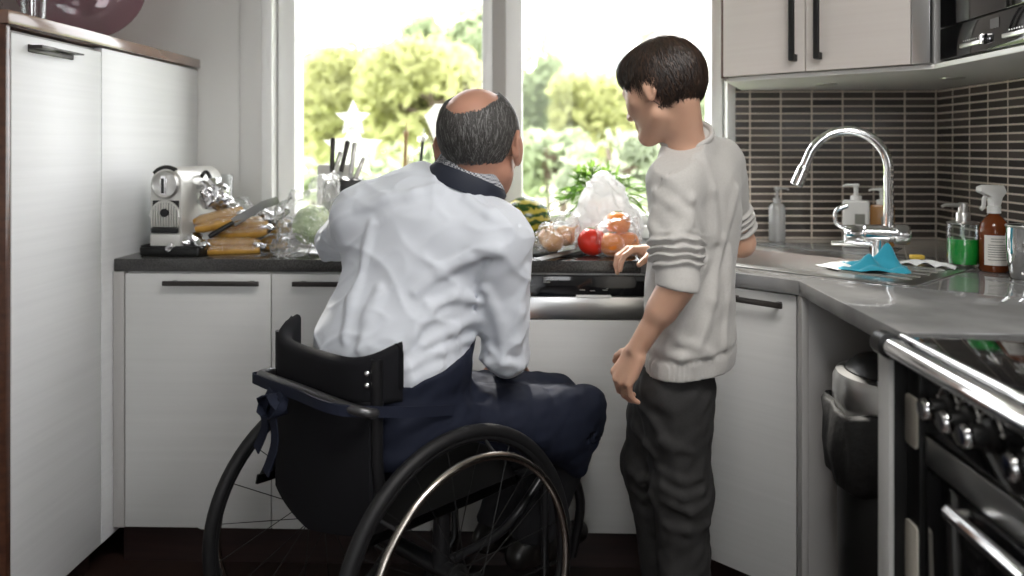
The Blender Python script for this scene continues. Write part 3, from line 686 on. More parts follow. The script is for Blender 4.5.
# knife block with five knives
kb = WZ(343, 246, ZT); kb = W(344, 236, 2.70); kb.z = ZT
t = thing('knife_block', 'black knife block with dark red side behind the clear bag at the window', 'knife block', kb)
X = T(kb.x, kb.y, ZT+.0005, R(8))
side = [(-.06, 0), (.06, 0), (.075, .10), (.035, .225), (-.055, .215), (-.075, .12)]
Ys = Matrix(((0, 0, 1, 0), (1, 0, 0, 0), (0, 1, 0, 0), (0, 0, 0, 1)))   # (x,y,z)->(z,x,y): profile in local y-z, width along x
m = MB(); m.prism(side, -.062, .062, .004, xf=X @ Ys); m.build('body', M['black'], t)
m = MB(); m.prism([(-.0765+0, .02), (-.0765, .11), (-.0575, .20), (-.0545, .20), (-.07, .11), (-.07, .02)], -.045, .045, .001, xf=X @ Ys); m.build('front_plate', M['knife_red'], t, label='dark red front plate')
for i, (u, v0, v1, tilt) in enumerate(((333, 138, 172, .0), (341, 152, 176, .12), (348, 141, 172, .10), (355, 143, 174, .05), (364, 158, 180, .14))):
    p = W(u, v0, 2.71); q = W(u-tilt*60-1, v1, 2.69); q2 = q+(q-p).normalized()*.02
    k = thing('knife', ('knife with %s in the knife block, ' % ('a slim grey handle' if i in (0, 2) else 'a steel handle'))+['leftmost of the five', 'second from the left', 'in the middle', 'second from the right', 'rightmost of the five'][i], 'knife', q, 'knives in the knife block')
    m = MB(); m.tube([p, p+(q-p)*.05, p+(q-p)*.5, p+(q-p)*.9, q], [.006, .0085, .0075, .0085, .007], 12); m.build('handle', M['dark_bar'] if i in (0, 2) else M['satin'], k)
    m = MB(); m.strip([q, q2, q2+(q2-q)], (1, 0, 0), .016, .002); m.build('blade', M['steel'], k)
# white board behind the block, double star ornament
p = W(333, 170, 2.88); m = MB(); m.box((-.06, -.004, 0), (.06, .004, .262), .003, xf=T(p.x, p.y, ZT+.0005) @ Matrix.Rotation(R(-4), 4, 'X'))
tag(m.build('white_board', M['plastic_w']), 'plain white board standing behind the knife block', 'board')
def star(cx, cz, r, y, xf):
    pts = [((r if k % 2 == 0 else r*.48)*math.sin(PI*k/5), (r if k % 2 == 0 else r*.48)*math.cos(PI*k/5)) for k in range(10)]
    inn = [(x*.72, z*.72) for x, z in pts]; return pts, inn
M['starw'] = film('frosted_star', (.95, .96, .96), .6, .2, diff=.42)
sp = WY(353, 200, 3.00); sp.z = WZ0
t = thing('star_ornament', 'frosted double star ornament standing on the window sill', 'ornament', sp)
for cz, r in ((WY(353, 119, 3.0).z, .070), (WY(352, 150, 3.0).z, .115)):
    pts, inn = star(0, 0, r, 0, None); Xs = Matrix.Translation((sp.x, sp.y, cz)) @ Matrix.Rotation(R(90), 4, 'X')
    m = MB(); m.prism(pts, -.006, .006, .0015, xf=Xs, hole=inn); sx = m.build('star', M['starw'], t); m = MB(); m.prism([(x*.97, z*.97) for x, z in inn], -.0015, .0015, 0, xf=Xs); m.build('star_panel', M['starw'], sx)
m = MB(); m.cyl((sp.x, sp.y, WZ0+.001), (sp.x, sp.y, WZ0+.014), .04, n=24, bev=.003); m.cyl((sp.x, sp.y, WZ0+.012), (sp.x, sp.y, WY(352, 178, 3.0).z), .006, n=12); m.build('stand', M['starw'], t)
# two thin sticks (bamboo skewers) in a pot, a white paper cone and a lemon near the man's head
pot = WY(414, 205, 2.98); pot.z = WZ0
t = thing('plant_pot', 'small white plant pot with two stakes on the window sill, behind the seated man', 'pot', pot)
m = MB(); m.lathe([(0, .0), (.030, 0), (.042, .07), (.044, .072), (.040, .072), (.030, .01), (0, .01)], 28, xf=T(pot.x, pot.y, WZ0+.001)); m.build('body', M['plastic_w'], t)
for i, (u0, v0, u1, v1, r_) in enumerate(((406.5, 122, 404, 190, .007), (424, 128, 418, 190, .006))):
    a, b = WY(u0, v0, 2.985), WY(u1, v1, 2.985); a2 = a+(b-a)*.16
    s_ = MB(); s_.tube([a2, b], r_, 10); k = s_.build('stake', M['bamboo'] if i == 0 else M['black'], t); s_ = MB(); s_.tube([a, a2], [.002, .003], 8); s_.cyl(a2-(b-a).normalized()*.006, a2+(b-a).normalized()*.014, .010, n=14, bev=.002); s_.build('tip', M['bamboo'] if i == 0 else M['satin'], k)
lp = W(441, 136, 2.9)
t = thing('paper_lamp', 'white folded paper lamp on the window sill beside the man\'s head', 'lamp', Vector((lp.x, 2.98, WZ0)))
M['paper'] = leafmat('white_paper', (.85, .85, .84), (.85, .85, .83), .5)
m = MB(); zt, zb = WY(430, 104, 2.98).z, WY(430, 152, 2.98).z; prof = [(.035, zt), (.075, zt-.045), (.02, zb)]; n = 10
vs = [((r if k % 2 else r*.8)*math.cos(2*PI*k/20)+lp.x, (r*.5 if k % 2 else r*.4)*math.sin(2*PI*k/20)+2.985, z) for r, z in prof for k in range(20)]
fs = [(i*20+k, i*20+(k+1) % 20, i*20+20+(k+1) % 20, i*20+20+k) for i in range(2) for k in range(20)]+[tuple(range(20))]
m.raw(vs, fs); m.build('shade', M['paper'], t, 0); m = MB(); m.cyl((lp.x, 2.985, WZ0+.001), (lp.x, 2.985, WZ0+.01), .03, n=20); m.cyl((lp.x, 2.985, WZ0+.01), (lp.x, 2.985, zb+.02), .004, n=10); m.build('stand', M['plastic_w'], t)
M['lemon'] = mat('yellow_lemon', (.85, .62, .05), .4, bump=((200, 200, 200), .15, .001))
lm = WY(431, 158, 2.96); m = MB(); m.lathe([(0, -.045), (.010, -.04), (.027, -.022), (.031, 0), (.027, .022), (.010, .040), (.006, .047), (0, .048)], 24, xf=Matrix.Translation((lm.x, 2.94, .9+.032)) @ Matrix.Rotation(R(80), 4, 'Y'))
# ================================================================== MIDDLE: watermelon, board, onions, tomato, oranges, bag, leeks
def melonmat():
    m = mat('watermelon_rind', (.05, .13, .02), .25); nt = m.node_tree; L = nt.links; b = nt.nodes['Principled BSDF']
    tc = nt.nodes.new('ShaderNodeTexCoord'); wv = nt.nodes.new('ShaderNodeTexWave'); wv.wave_type = 'BANDS'; wv.bands_direction = 'Z'; wv.inputs['Scale'].default_value = 12; wv.inputs['Distortion'].default_value = 5; wv.inputs['Detail'].default_value = 3; wv.inputs['Detail Scale'].default_value = 3
    L.new(tc.outputs['Object'], wv.inputs['Vector']); r = nt.nodes.new('ShaderNodeValToRGB'); r.color_ramp.elements[0].color = (.02, .06, .008, 1); r.color_ramp.elements[1].color = (.42, .36, .05, 1); r.color_ramp.elements[0].position = .3; r.color_ramp.elements[1].position = .75
    L.new(wv.outputs['Fac'], r.inputs['Fac']); L.new(r.outputs['Color'], b.inputs['Base Color']); return m
M['melon'] = melonmat()
wm = W(526, 219, 2.70)
t = thing('watermelon', 'striped green watermelon on the worktop at the window, right of the man', 'fruit', (wm.x, wm.y, ZT))
m = MB(); m.ball((wm.x, wm.y, ZT+.0795), (.084, .08, .079), 24); m.build('rind', M['melon'], t, 180)
M['onion'] = mat('onion_skin', (.62, .27, .08), .35, var=((20, 20, 60), (.75, .45, .2), .2))
M['tomato'] = mat('red_tomato', (.65, .03, .015), .2)
M['orange'] = mat('orange_peel', (.85, .25, .02), .38, bump=((300, 300, 300), .2, .001))
M['greenstem'] = mat('green_stem', (.10, .22, .04), .5)
cbp = WZ(548, 251, ZT)
b = tag(MB().prism(rr(0, 0, .115, .10, .015), .0005, .010, .003, xf=T(-.075+.10, 2.50, ZT)).build('cutting_board', M['black']), 'thin black cutting board under the bag of onions', 'cutting board')
ob = W(555, 239, 2.40)
onl = ['onion in the clear bag on the black board, lowest in front', 'onion at the left end of the clear bag on the black board', 'onion on top in the clear bag on the black board']
for i, (u, v, d) in enumerate(((553, 244, 2.42), (549, 238, 2.46), (565, 236, 2.46))):
    p = W(u, v, d); p.z = max(p.z, ZT+.011+.030); t = thing('onion', onl[i], 'onion', p-Vector((0, 0, .03)), 'onions in the bag')
    MB().lathe([(0, -.030), (.012, -.029), (.026, -.018), (.034, 0), (.028, .017), (.012, .028), (.005, .036)], 24, xf=Matrix.Translation(p) @ Matrix.Rotation(R(40*i-30), 4, 'Y')).build('bulb', M['onion'], t)
    MB().lathe([(.005, .034), (.003, .045), (.006, .05), (0, .05)], 10, xf=Matrix.Translation(p) @ Matrix.Rotation(R(40*i-30), 4, 'Y')).build('stem', M['bamboo'], t)
o = bag('plastic_bag', [(556, 240, 2.44, (.066, .06, .052)), (568, 226, 2.48, (.035, .04, .04))], '', M['bagclear'], amp=((.006, .05), (.003, .02))); tag(o, 'clear plastic bag of onions on the black cutting board', 'bag')
kn = thing('chef_knife', 'dark knife lying on the worktop beside the bag of onions', 'knife', WZ(570, 252, ZT)); p, q = WZ(545, 258, ZT+.014), WZ(583, 249, ZT+.014); ax = (q-p).normalized()
m = MB(); m.strip([p-ax*.04, p, p+(q-p)*.7, q], (0, 1, .1), .024, .002); m.build('blade', M['black_metal'], kn); m = MB(); m.tube([q, q+ax*.02, q+ax*.08, q+ax*.09], [.007, .009, .008, .006], 12); m.build('handle', M['black'], kn)
def fruit(name, u, v, d, r, m_, label, cat, grp=None, z=None):
    p = W(u, v, d); p.z = ZT+.001+r*.94 if z is None else z; t = thing(name, label, cat, p-Vector((0, 0, r*.94)), grp)
    MB().lathe([(r*math.sin(PI*k/18)*(1+.02*math.cos(PI*k/9)), -r*.94*math.cos(PI*k/18)+(.10*r*math.exp(-((18-k)/2.0)**2)*-1)) for k in range(19)], 32, xf=Matrix.Translation(p) @ Matrix.Rotation(R(12), 4, 'Y')).build('peel', m_, t, 180)
    m = MB()
    for k in range(5): a = 2*PI*k/5; m.tube([p+Vector((0, 0, r*.86)), p+Vector((math.cos(a)*r*.2, math.sin(a)*r*.2, r*.93)), p+Vector((math.cos(a)*r*.36, math.sin(a)*r*.36, r*.90))], [.0025, .002, .0008], 6)
    m.build('calyx', M['greenstem'], t)
fruit('tomato', 592, 240, 2.42, .044, M['tomato'], 'red tomato on the worktop left of the bag of oranges', 'tomato')
for i, (u, v, d, z) in enumerate(((612, 245, 2.40, None), (627, 240, 2.44, None), (618, 232, 2.44, ZT+.095))):
    fruit('orange', u, v, d, .038, M['orange'], ['orange at the left in the clear bag beside the boy\'s hand', 'orange at the right in the clear bag, behind the boy\'s hand', 'orange lying on top in the clear bag beside the boy\'s hand'][i], 'orange', 'oranges in the bag', z)
o = bag('plastic_bag', [(615, 240, 2.42, (.075, .06, .06)), (622, 228, 2.45, (.05, .05, .045))], '', M['bagclear'], amp=((.005, .05), (.003, .02))); tag(o, 'clear plastic bag of oranges beside the boy\'s hand', 'bag')
o = bag('carrier_bag', [(606, 226, 2.60, (.115, .075, .085)), (604, 203, 2.60, (.075, .06, .07)), (602, 187, 2.60, (.035, .035, .045))], '', M['bagwhite'], h=.006, amp=((.010, .08), (.005, .03))); tag(o, 'white plastic carrier bag standing on the worktop behind the tomato and oranges', 'bag')
# bunch of leafy herbs / lilies lying over the bag
M['leaf'] = leafmat('fresh_green_leaf', (.10, .22, .05), (.30, .48, .10), .4)
M['petal'] = leafmat('white_petal', (.8, .8, .76), (.8, .8, .72), .5)
def leaf(m, a, dirv, L, w, mi=0, droop=.25):
    dirv = Vector(dirv).normalized(); sd = dirv.cross(Vector((rnd.uniform(-.3, .3), rnd.uniform(-.3, .3), 1))).normalized(); up = sd.cross(dirv); pts = []; n = 5
    for i in range(n+1):
        s_ = i/n; c = a+dirv*L*s_-Vector((0, 0, 1))*L*droop*s_*s_; ww = w*math.sin(PI*min(1, .08+.92*s_))**.7; pts += [c-sd*ww+up*ww*.25, c, c+sd*ww+up*ww*.25]
    fs = []
    for i in range(n): fs += [(i*3, i*3+1, i*3+4, i*3+3), (i*3+1, i*3+2, i*3+5, i*3+4)]
    m.raw(pts, fs, mi)
vz = W(598, 235, 2.84); vz.z = ZT
t = thing('flower_vase', 'clear glass vase of white flowers and green leaves behind the carrier bag at the window', 'vase', vz)
MB().lathe([(0, .002), (.04, .002), (.045, .06), (.032, .14), (.045, .17), (.042, .17), (.029, .14), (.041, .06), (.036, .010), (0, .010)], 28, xf=T(vz.x, vz.y, ZT)).build('glass', M['glass'], t)
tips = [(562, 205), (570, 188), (577, 178), (580, 196), (586, 210), (588, 186), (592, 172), (600, 180), (608, 176), (618, 186), (624, 180), (628, 196), (636, 204), (572, 214), (612, 198), (640, 192), (566, 196), (584, 176)]
for i, (u, v) in enumerate(tips):
    q = W(u, v, 2.80+rnd.uniform(-.08, .06)); a = vz+Vector((rnd.uniform(-.02, .02), rnd.uniform(-.02, .02), .15)); mid = (a+q)/2+Vector((0, 0, .03)); pts = smooth_path([a, mid, q], 5)
    m = MB(); m.tube(pts, .0022, 6); st = m.build('stem', M['greenstem'], t)
    m = MB()
    for k in range(9):
        p = pts[2+k % (len(pts)-2)]; dv = (pts[-1]-pts[0]).normalized()+Vector((rnd.uniform(-1, 1), rnd.uniform(-1, 1), rnd.uniform(-.5, .6))); leaf(m, p, dv, rnd.uniform(.05, .085), rnd.uniform(.007, .011))
    m.build('leaf', M['leaf'], st, 180)
    if i % 2 == 0:
        m = MB()
        for k in range(6): a_ = 2*PI*k/6; leaf(m, q, (math.cos(a_), math.sin(a_)*.8, .8), .035, .009, 0, .1)
        m.build('flower', M['petal'], st, 180)

# ================================================================== GLASS ON TOP OF THE TALL CABINET
M['pinkglass'] = film('pink_glass', (.62, .40, .47), .8, .04, diff=.10)
ZC = 1.5405
def at_c(u, v, z=ZC): return WZ(u, v, z)
p = Vector((-1.385, 2.44, ZC))
t = thing('glass_dish', 'large pink round glass dish standing upright on the tall cabinet', 'dish', p)
c = W(120, -14, 2.50); rad = .185; c = Vector((p.x, p.y, ZC+rad+.003)); ax = Vector((.42, -.9, .10)).normalized()
MB().lathe([(0, .02), (rad*.30, .018), (rad*.42, .006), (rad*.8, -.002), (rad, .010), (rad*1.0, .014), (rad*.8, .003), (rad*.42, .011), (rad*.3, .023), (0, .025)], 48, xf=frame(c, ax)).build('bowl', M['pinkglass'], t)
MB().lathe([(rad*.30, .024), (rad*.34, .026), (rad*.34, .018), (rad*.30, .016)], 40, xf=frame(c, ax)).build('ring', M['pinkglass'], t)
m = MB(); p2 = Vector((-1.36, 2.32, ZC)); t2 = thing('glass_stand', 'small clear glass stand in front of the pink dish', 'glass', p2)
m = MB(); m.box((-.035, -.02, .026), (.035, .02, .031), .002, xf=T(p2.x, p2.y, ZC, .5)); 
m.build('shelf', M['glass'], t2)
for sx in (-1, 1): MB().cyl((p2.x+sx*.028*math.cos(.5), p2.y+sx*.028*math.sin(.5), ZC), (p2.x+sx*.028*math.cos(.5), p2.y+sx*.028*math.sin(.5), ZC+.0262), .006, n=14).build('leg', M['glass'], t2)
for i, (x, y, lab) in enumerate(((-1.36, 2.02, 'clear wine glass with a bubble stem at the front end of the tall cabinet'), (-1.33, 2.12, 'clear drinking glass on the tall cabinet beside the wine glass'))):
    t = thing('wine_glass' if i == 0 else 'drinking_glass', lab, 'glass', (x, y, ZC))
    if i == 0:
        MB().lathe([(0, .001), (.032, .001), (.03, .004), (.006, .010), (.005, .03), (.012, .042), (.005, .054), (.006, .075), (0, .077)], 24, xf=T(x, y, ZC)).build('foot', M['glass'], t)
        MB().lathe([(0, .077), (.03, .095), (.042, .13), (.038, .19), (.0365, .19), (.040, .13), (.028, .097), (0, .081)], 28, xf=T(x, y, ZC)).build('bowl', M['glass'], t)
    else:
        MB().lathe([(0, .001), (.026, .001), (.028, .012), (.036, .14), (.0345, .14), (.026, .016), (0, .014)], 28, xf=T(x, y, ZC)).build('tumbler', M['glass'], t)
# ================================================================== RIGHT WORKTOP: bottles, cloth, cup, bin
M['greensoap'] = mat('green_soap', (.012, .42, .05), .08, trans=.15, ior=1.35)
M['amber'] = mat('amber_glass', (.18, .045, .012), .08, trans=.1, ior=1.45)
M['amber2'] = mat('amber_lotion', (.50, .25, .08), .2, trans=.2)
M['label'] = mat('white_paper_label', (.82, .80, .76), .6)
M['labelgray'] = mat('grey_label', (.25, .25, .22), .6)
M['teal'] = mat('teal_cloth', (.02, .30, .42), .85, bump=((300, 300, 300), .4, .001), sheen=.3)
M['whitecloth'] = mat('white_cloth', (.80, .82, .82), .85, bump=((300, 300, 300), .3, .001))
def pump(m, x, z, r=.008, dirx=-1, xf=None):
    m.lathe([(0, z), (r*1.9, z), (r*1.9, z+.016), (r*.8, z+.018), (r*.8, z+.045), (0, z+.045)], 20, xf=xf)
    m.box((-.010, -.008, z+.043), (.010, .008, z+.055), .003, xf=xf)
    m.tube([(0, 0, z+.050), (dirx*.030, 0, z+.050), (dirx*.040, 0, z+.045)], [.005, .004, .0035], 10, xf=xf)
def square_bottle(u, v, d, w_, h_, m_, lab, label, pm):
    p = W(u, v, d); p.z = ZT+.0005; X = T(p.x, p.y, p.z, R(-20)); t = thing('soap_bottle', label, 'bottle', p)
    m = MB(); m.prism(rr(0, 0, w_, w_*.75, .008), 0, h_, .006, xf=X); b_ = m.build('body', m_, t)
    m = MB(); m.box((-w_*.1, -w_*.75-.0012, h_*.50), (w_*.65, -w_*.75, h_*.72), 0, xf=X); m.build('label', lab, b_)
    m = MB(); pump(m, 0, h_-.001, .009, -1, X); m.build('pump', pm, t)
square_bottle(856, 240, 2.64, .040, .150, M['plastic_w'], M['labelgray'], 'white square soap bottle with pump behind the tap', M['plastic_w'])
square_bottle(882, 240, 2.66, .036, .135, M['amber2'], M['labelgray'], 'amber soap bottle with pump behind the neck of the tap', M['plastic_w'])
# frosted bottle left of the tap by the tiles
p = W(777, 240, 2.80); p.z = ZT+.0005; X = T(p.x, p.y, p.z); t = thing('lotion_bottle', 'frosted round lotion bottle by the tiles, between the boy and the tap', 'bottle', p)
M['frost'] = film('frosted_plastic', (.9, .92, .93), .6, .2, diff=.45)
m = MB(); m.lathe([(0, 0), (.026, 0), (.028, .004), (.028, .115), (.020, .128), (.010, .132), (0, .132)], 28, xf=X); m.build('body', M['frost'], t); m = MB(); pump(m, 0, .131, .007, 1, X); m.build('pump', M['frost'], t)
# green soap dispenser: clear glass outer, green soap inside, steel pump
p = WZ(963, 268, ZT); X = T(p.x, p.y, ZT+.0005, R(0)); t = thing('soap_dispenser', 'glass dispenser of bright green dish soap with steel pump', 'soap dispenser', p)
m = MB(); m.lathe([(0, 0), (.030, 0), (.038, .006), (.041, .03), (.041, .115), (.039, .118), (.0385, .115), (.0385, .03), (.034, .012), (0, .010)], 40, xf=X); m.build('glass', M['glass'], t)
m = MB(); m.lathe([(0, .0105), (.033, .0125), (.0378, .03), (.0378, .078), (0, .078)], 36, xf=X); m.build('green_soap', M['greensoap'], t, label='bright green soap inside')
m = MB(); m.lathe([(.0392, .118), (.040, .121), (.030, .124), (.018, .125), (.018, .145), (.016, .148), (0, .148)], 36, xf=X); m.build('collar', M['satin'], t)
m = MB(); m.lathe([(0, .148), (.012, .148), (.012, .172), (.010, .174), (0, .174)], 24, xf=X); m.tube([(0, 0, .166), (-.045, 0, .168), (-.056, 0, .163)], [.006, .005, .0045], 12, xf=X); m.build('pump', M['satin'], t)
m = MB(); m.tube([(0, 0, .147), (0, 0, .014)], .003, 8, xf=X); m.build('dip_tube', M['plastic_w'], t)
# brown spray bottle with white label
p = WZ(994, 271, ZT); X = T(p.x, p.y, ZT+.0005, R(10)); t = thing('spray_bottle', 'brown spray bottle with white label and white trigger head', 'bottle', p)
m = MB(); m.lathe([(0, 0), (.032, 0), (.036, .005), (.036, .105), (.033, .122), (.022, .138), (.013, .146), (.013, .155), (0, .155)], 36, xf=X); b_ = m.build('body', M['amber'], t)
m = MB(); vs = []; fs = []; n = 16
for k in range(n+1):
    a = R(-165+150*k/n); 
    for z in (.018, .095): vs.append((.0366*math.cos(a), .0366*math.sin(a), z))
for k in range(n): fs.append((2*k, 2*k+2, 2*k+3, 2*k+1))
m.raw(vs, fs, 0, X); lb = m.build('label', M['label'], b_)
m = MB()
for i, (z, a0, a1) in enumerate(((.086, -140, -70), (.079, -140, -95), (.070, -150, -50), (.064, -150, -60), (.058, -150, -45), (.052, -150, -52), (.046, -150, -48), (.040, -150, -70), (.032, -150, -80))):
    vs = []; fs = []
    for k in range(9):
        a = R(a0+(a1-a0)*k/8)
        for q in (z-.0009, z+.0009): vs.append((.0369*math.cos(a), .0369*math.sin(a), q))
    for k in range(8): fs.append((2*k, 2*k+2, 2*k+3, 2*k+1))
    m.raw(vs, fs, 0, X)
m.build('label_lines', M['labelgray'], lb)
m = MB(); m.lathe([(.014, .150), (.0165, .150), (.0165, .168), (.012, .170), (0, .170)], 24, xf=X); m.prism([(-.045, .205), (-.045, .219), (-.03, .224), (.022, .222), (.030, .205), (.018, .190), (.012, .168), (-.010, .168), (-.012, .192)], -.011, .011, .003, xf=X @ Matrix.Rotation(R(90), 4, 'X')); hd = m.build('spray_head', M['plastic_w'], t)
m = MB(); m.tube(smooth_path([(-.016, 0, .200), (-.028, 0, .190), (-.030, 0, .170), (-.038, 0, .160)], 4), .004, 8, xf=X, flat=1.6); m.build('trigger', M['plastic_w'], hd)
# polished steel cup at the right edge
p = WZ(1023, 279, ZT); X = T(p.x, p.y, ZT+.0005); t = thing('steel_cup', 'polished steel cup at the right edge of the picture', 'cup', p)
m = MB(); m.lathe([(0, 0), (.022, 0), (.026, .004), (.033, .03), (.037, .08), (.0375, .128), (.0385, .130), (.036, .130), (.0355, .08), (.031, .03), (.020, .008), (0, .008)], 44, xf=X); m.build('body', M['chrome'], t); m = MB(); m.lathe([(.0375, .126), (.0392, .129), (.0375, .132), (.0355, .130)], 44, xf=X); m.build('rim', M['steel'], t)
# teal cleaning cloth draped by the tap, with white border
def cloth_sheet(name, cx, cy, sx, sy, zf, m_, rot=0, n=36, parent=None):
    vs = []; fs = []
    for top in (1, 0):
        for i in range(n+1):
            for j in range(n+1):
                a, b_ = i/n*2-1, j/n*2-1; x, y = a*sx, b_*sy; c, s_ = math.cos(rot), math.sin(rot); z = zf(a, b_)
                vs.append((cx+x*c-y*s_, cy+x*s_+y*c, ZT+z+(.0022 if top else 0)))
    N = (n+1)*(n+1); id_ = lambda i, j: i*(n+1)+j
    for i in range(n):
        for j in range(n):
            q = (id_(i, j), id_(i+1, j), id_(i+1, j+1), id_(i, j+1)); fs.append(q); fs.append(tuple(N+k for k in q[::-1]))
    for k in range(n):
        for a, b_ in ((id_(k, 0), id_(k+1, 0)), (id_(n, k), id_(n, k+1)), (id_(n-k, n), id_(n-k-1, n)), (id_(0, n-k), id_(0, n-k-1))): fs.append((a, N+a, N+b_, b_))
    return MB().raw(vs, fs).build(name, m_, parent, 180)
p = WZ(868, 270, ZT)
def zf(a, b_):
    h = .004+.012*abs(math.sin(3.1*a+2*b_))**1.3+.008*abs(math.sin(5*b_-1.7*a))
    h += .055*math.exp(-((a-.45)**2/.09+(b_-.25)**2/.06))+.03*math.exp(-((a+.1)**2/.05+(b_+.1)**2/.2))
    return h*max(.25, 1-.6*max(abs(a), abs(b_))**4)
o = cloth_sheet('cleaning_cloth', p.x, p.y-.03, .085, .05, zf, M['teal'], R(-18)); tag(o, 'crumpled teal cleaning cloth on the worktop at the foot of the tap', 'cloth')
o = cloth_sheet('white_rag', p.x-.06, p.y+.005, .055, .045, lambda a, b_: .004+.014*abs(math.sin(4*a+b_))*(1-a*a)*(1-b_*b_)+.003, M['whitecloth'], R(20)); tag(o, 'white rag with teal edge lying beside the teal cloth', 'cloth')
q = WZ(925, 268, ZT); o = cloth_sheet('white_rag', q.x, q.y, .075, .022, lambda a, b_: .0045+.012*abs(math.sin(5*a+2*b_))*(1-a*a)+.004*(1-b_*b_), M['whitecloth'], R(-35)); tag(o, 'small white rag on the drainer, between the tap and the green soap', 'cloth')
M['sponge'] = mat('yellow_sponge', (.75, .50, .08), .9, bump=((200, 200, 200), .8, .003))
q = WZ(917, 262, ZT); tag(MB().box((q.x-.018, q.y-.012, ZT+.0075), (q.x+.018, q.y+.012, ZT+.02), .004).build('sponge', M['sponge']), 'small yellow sponge on the drainer behind the tap', 'sponge')

# pedal bin under the worktop with black bag
bx, by = .79, 1.775
t = thing('pedal_bin', 'black pedal bin with steel lid ring in the open bay beside the cooker', 'bin', (bx, by, 0))
m = MB(); m.lathe([(0, .004), (.125, .004), (.130, .01), (.135, .60), (.128, .61), (.128, .58), (.12, .03), (0, .03)], 48, xf=T(bx, by)); m.build('body', M['black'], t)
m = MB(); m.lathe([(.129, .635), (.142, .636), (.146, .645), (.143, .722), (.137, .735), (.120, .740), (.120, .635)], 48, xf=T(bx, by)); m.build('lid_ring', M['steel'], t, label='brushed steel lid ring')
m = MB(); m.lathe([(0, .774), (.06, .771), (.10, .760), (.118, .742), (.118, .728), (0, .728)], 48, xf=T(bx, by)); m.build('lid', M['black'], t)
m = MB(); N = 60; vs = []; fs = []
prof = [(.137, .50), (.156, .515), (.164, .58), (.160, .66), (.153, .672), (.148, .66)]
for r_, z in prof:
    for k in range(N):
        a = 2*PI*k/N; w_ = .006*math.sin(7*a+z*40)+.004*math.sin(17*a+z*90); vs.append((bx+(r_+w_)*math.cos(a), by+(r_+w_)*math.sin(a), z+.008*math.sin(5*a)-.0))
for i in range(len(prof)-1):
    for k in range(N): l = (k+1) % N; fs.append((i*N+k, i*N+l, i*N+N+l, i*N+N+k))
m.raw(vs, fs); m.build('bin_bag', mat('black_bin_bag', (.006, .006, .006), .7, bump=((60, 60, 60), .5, .004)), t, 180)
m = MB(); m.box((bx-.16, by-.03, .012), (bx-.12, by+.03, .022), .004); m.build('pedal', M['steel'], t)

# ================================================================== OUTSIDE
M['grass'] = mat('lawn', (.24, .30, .12), .9, var=((1.5, 1.5, 1.5), (.30, .36, .17), .2))
M['road'] = mat('asphalt', (.20, .20, .20), .9)
struct(MB().box((-60, 4.5, GZ-.2), (60, 90, GZ), 0).build('lawn_ground', M['grass']))
struct(MB().box((-60, 14, GZ), (60, 19, GZ+.01), 0).build('road', M['road']))
LV = [leafmat('yellow_green_leaves', (.42, .43, .21), (.55, .56, .27), .5), leafmat('green_leaves', (.33, .38, .24), (.46, .53, .33), .5), leafmat('orange_leaves', (.45, .38, .30), (.56, .47, .38), .5), leafmat('pale_blossom_leaves', (.32, .36, .26), (.45, .5, .35), .5)]  # colours paled to carry the bright haze outside
M['bark'] = mat('tree_bark', (.10, .075, .05), .9, bump=((12, 12, 3), .6, .02))
def tree(u, v, d, rad, mi, label, n=2600, name='tree', leaf_=.11):
    c = W(u, v, d); base = Vector((c.x, c.y, GZ)); t = thing(name, label, 'tree' if name == 'tree' else 'bush', base, 'trees beyond the window' if name == 'tree' else 'bushes beyond the window')
    rx, rz = rad; lobes = [(c, rx, rz)]
    for k in range(9):
        a = rnd.uniform(0, 2*PI); e = rnd.uniform(-.7, .9); lobes.append((c+Vector((math.cos(a)*rx*.65, math.sin(a)*rx*.5, e*rz*.75)), rx*rnd.uniform(.3, .5), rz*rnd.uniform(.25, .42)))
    n = int(n*1.7) if name == 'tree' else n; rs = np.random.RandomState(int(u*7+v)); V = np.zeros((n*4, 3)); 
    for i in range(n):
        L_ = lobes[rs.randint(len(lobes))]; p = rs.normal(size=3); p /= np.linalg.norm(p); p *= rs.uniform(.55, 1)**.5
        p = np.array(L_[0])+p*np.array([L_[1], L_[1]*.85, L_[2]]); a = rs.normal(size=3); a /= np.linalg.norm(a); b_ = np.cross(a, rs.normal(size=3)); b_ /= np.linalg.norm(b_); s_ = leaf_*rs.uniform(.6, 1.4)
        V[4*i] = p-a*s_; V[4*i+1] = p+b_*s_*.45; V[4*i+2] = p+a*s_; V[4*i+3] = p-b_*s_*.45
    m = MB(); m.v = [tuple(x) for x in V]; m.f = [(4*i, 4*i+1, 4*i+2, 4*i+3) for i in range(n)]; m.mi = [0]*n; m.build('crown', LV[mi], t, 0)
    m = MB(); top = c+Vector((0, 0, rz*.3)); m.tube(smooth_path([base-Vector((0, 0, .05)), base+(c-base)*.5+Vector((.1, 0, 0)), top], 5), [.16*rx/1.5*(1-.07*i) for i in range(11)], 10)
    for k in range(5):
        a = rnd.uniform(0, 2*PI); s0 = c+Vector((0, 0, -rz*.5+k*.15*rz)); m.tube([s0, s0+Vector((math.cos(a)*rx*.4, math.sin(a)*rx*.4, rz*.2)), s0+Vector((math.cos(a)*rx*.75, math.sin(a)*rx*.7, rz*.5))], [.05, .035, .015], 6)
    m.build('trunk', M['bark'], t)
tree(355, 108, 11, (1.0, .95), 0, 'yellow-green tree behind the lamp post in the left window', 3600)
tree(430, 105, 10, (.95, .85), 0, 'yellow-green tree in the left window, behind the man\'s head', 3600)
tree(460, 70, 15, (1.1, 1.4), 1, 'tall green tree in the left window, by the middle of the window', 3000)
tree(318, 130, 14, (1.2, 1.1), 0, 'yellow-green tree at the left edge of the left window', 3000)
tree(392, 90, 17, (2.0, 1.0), 0, 'broad yellow-green tree far behind in the left window', 3400)
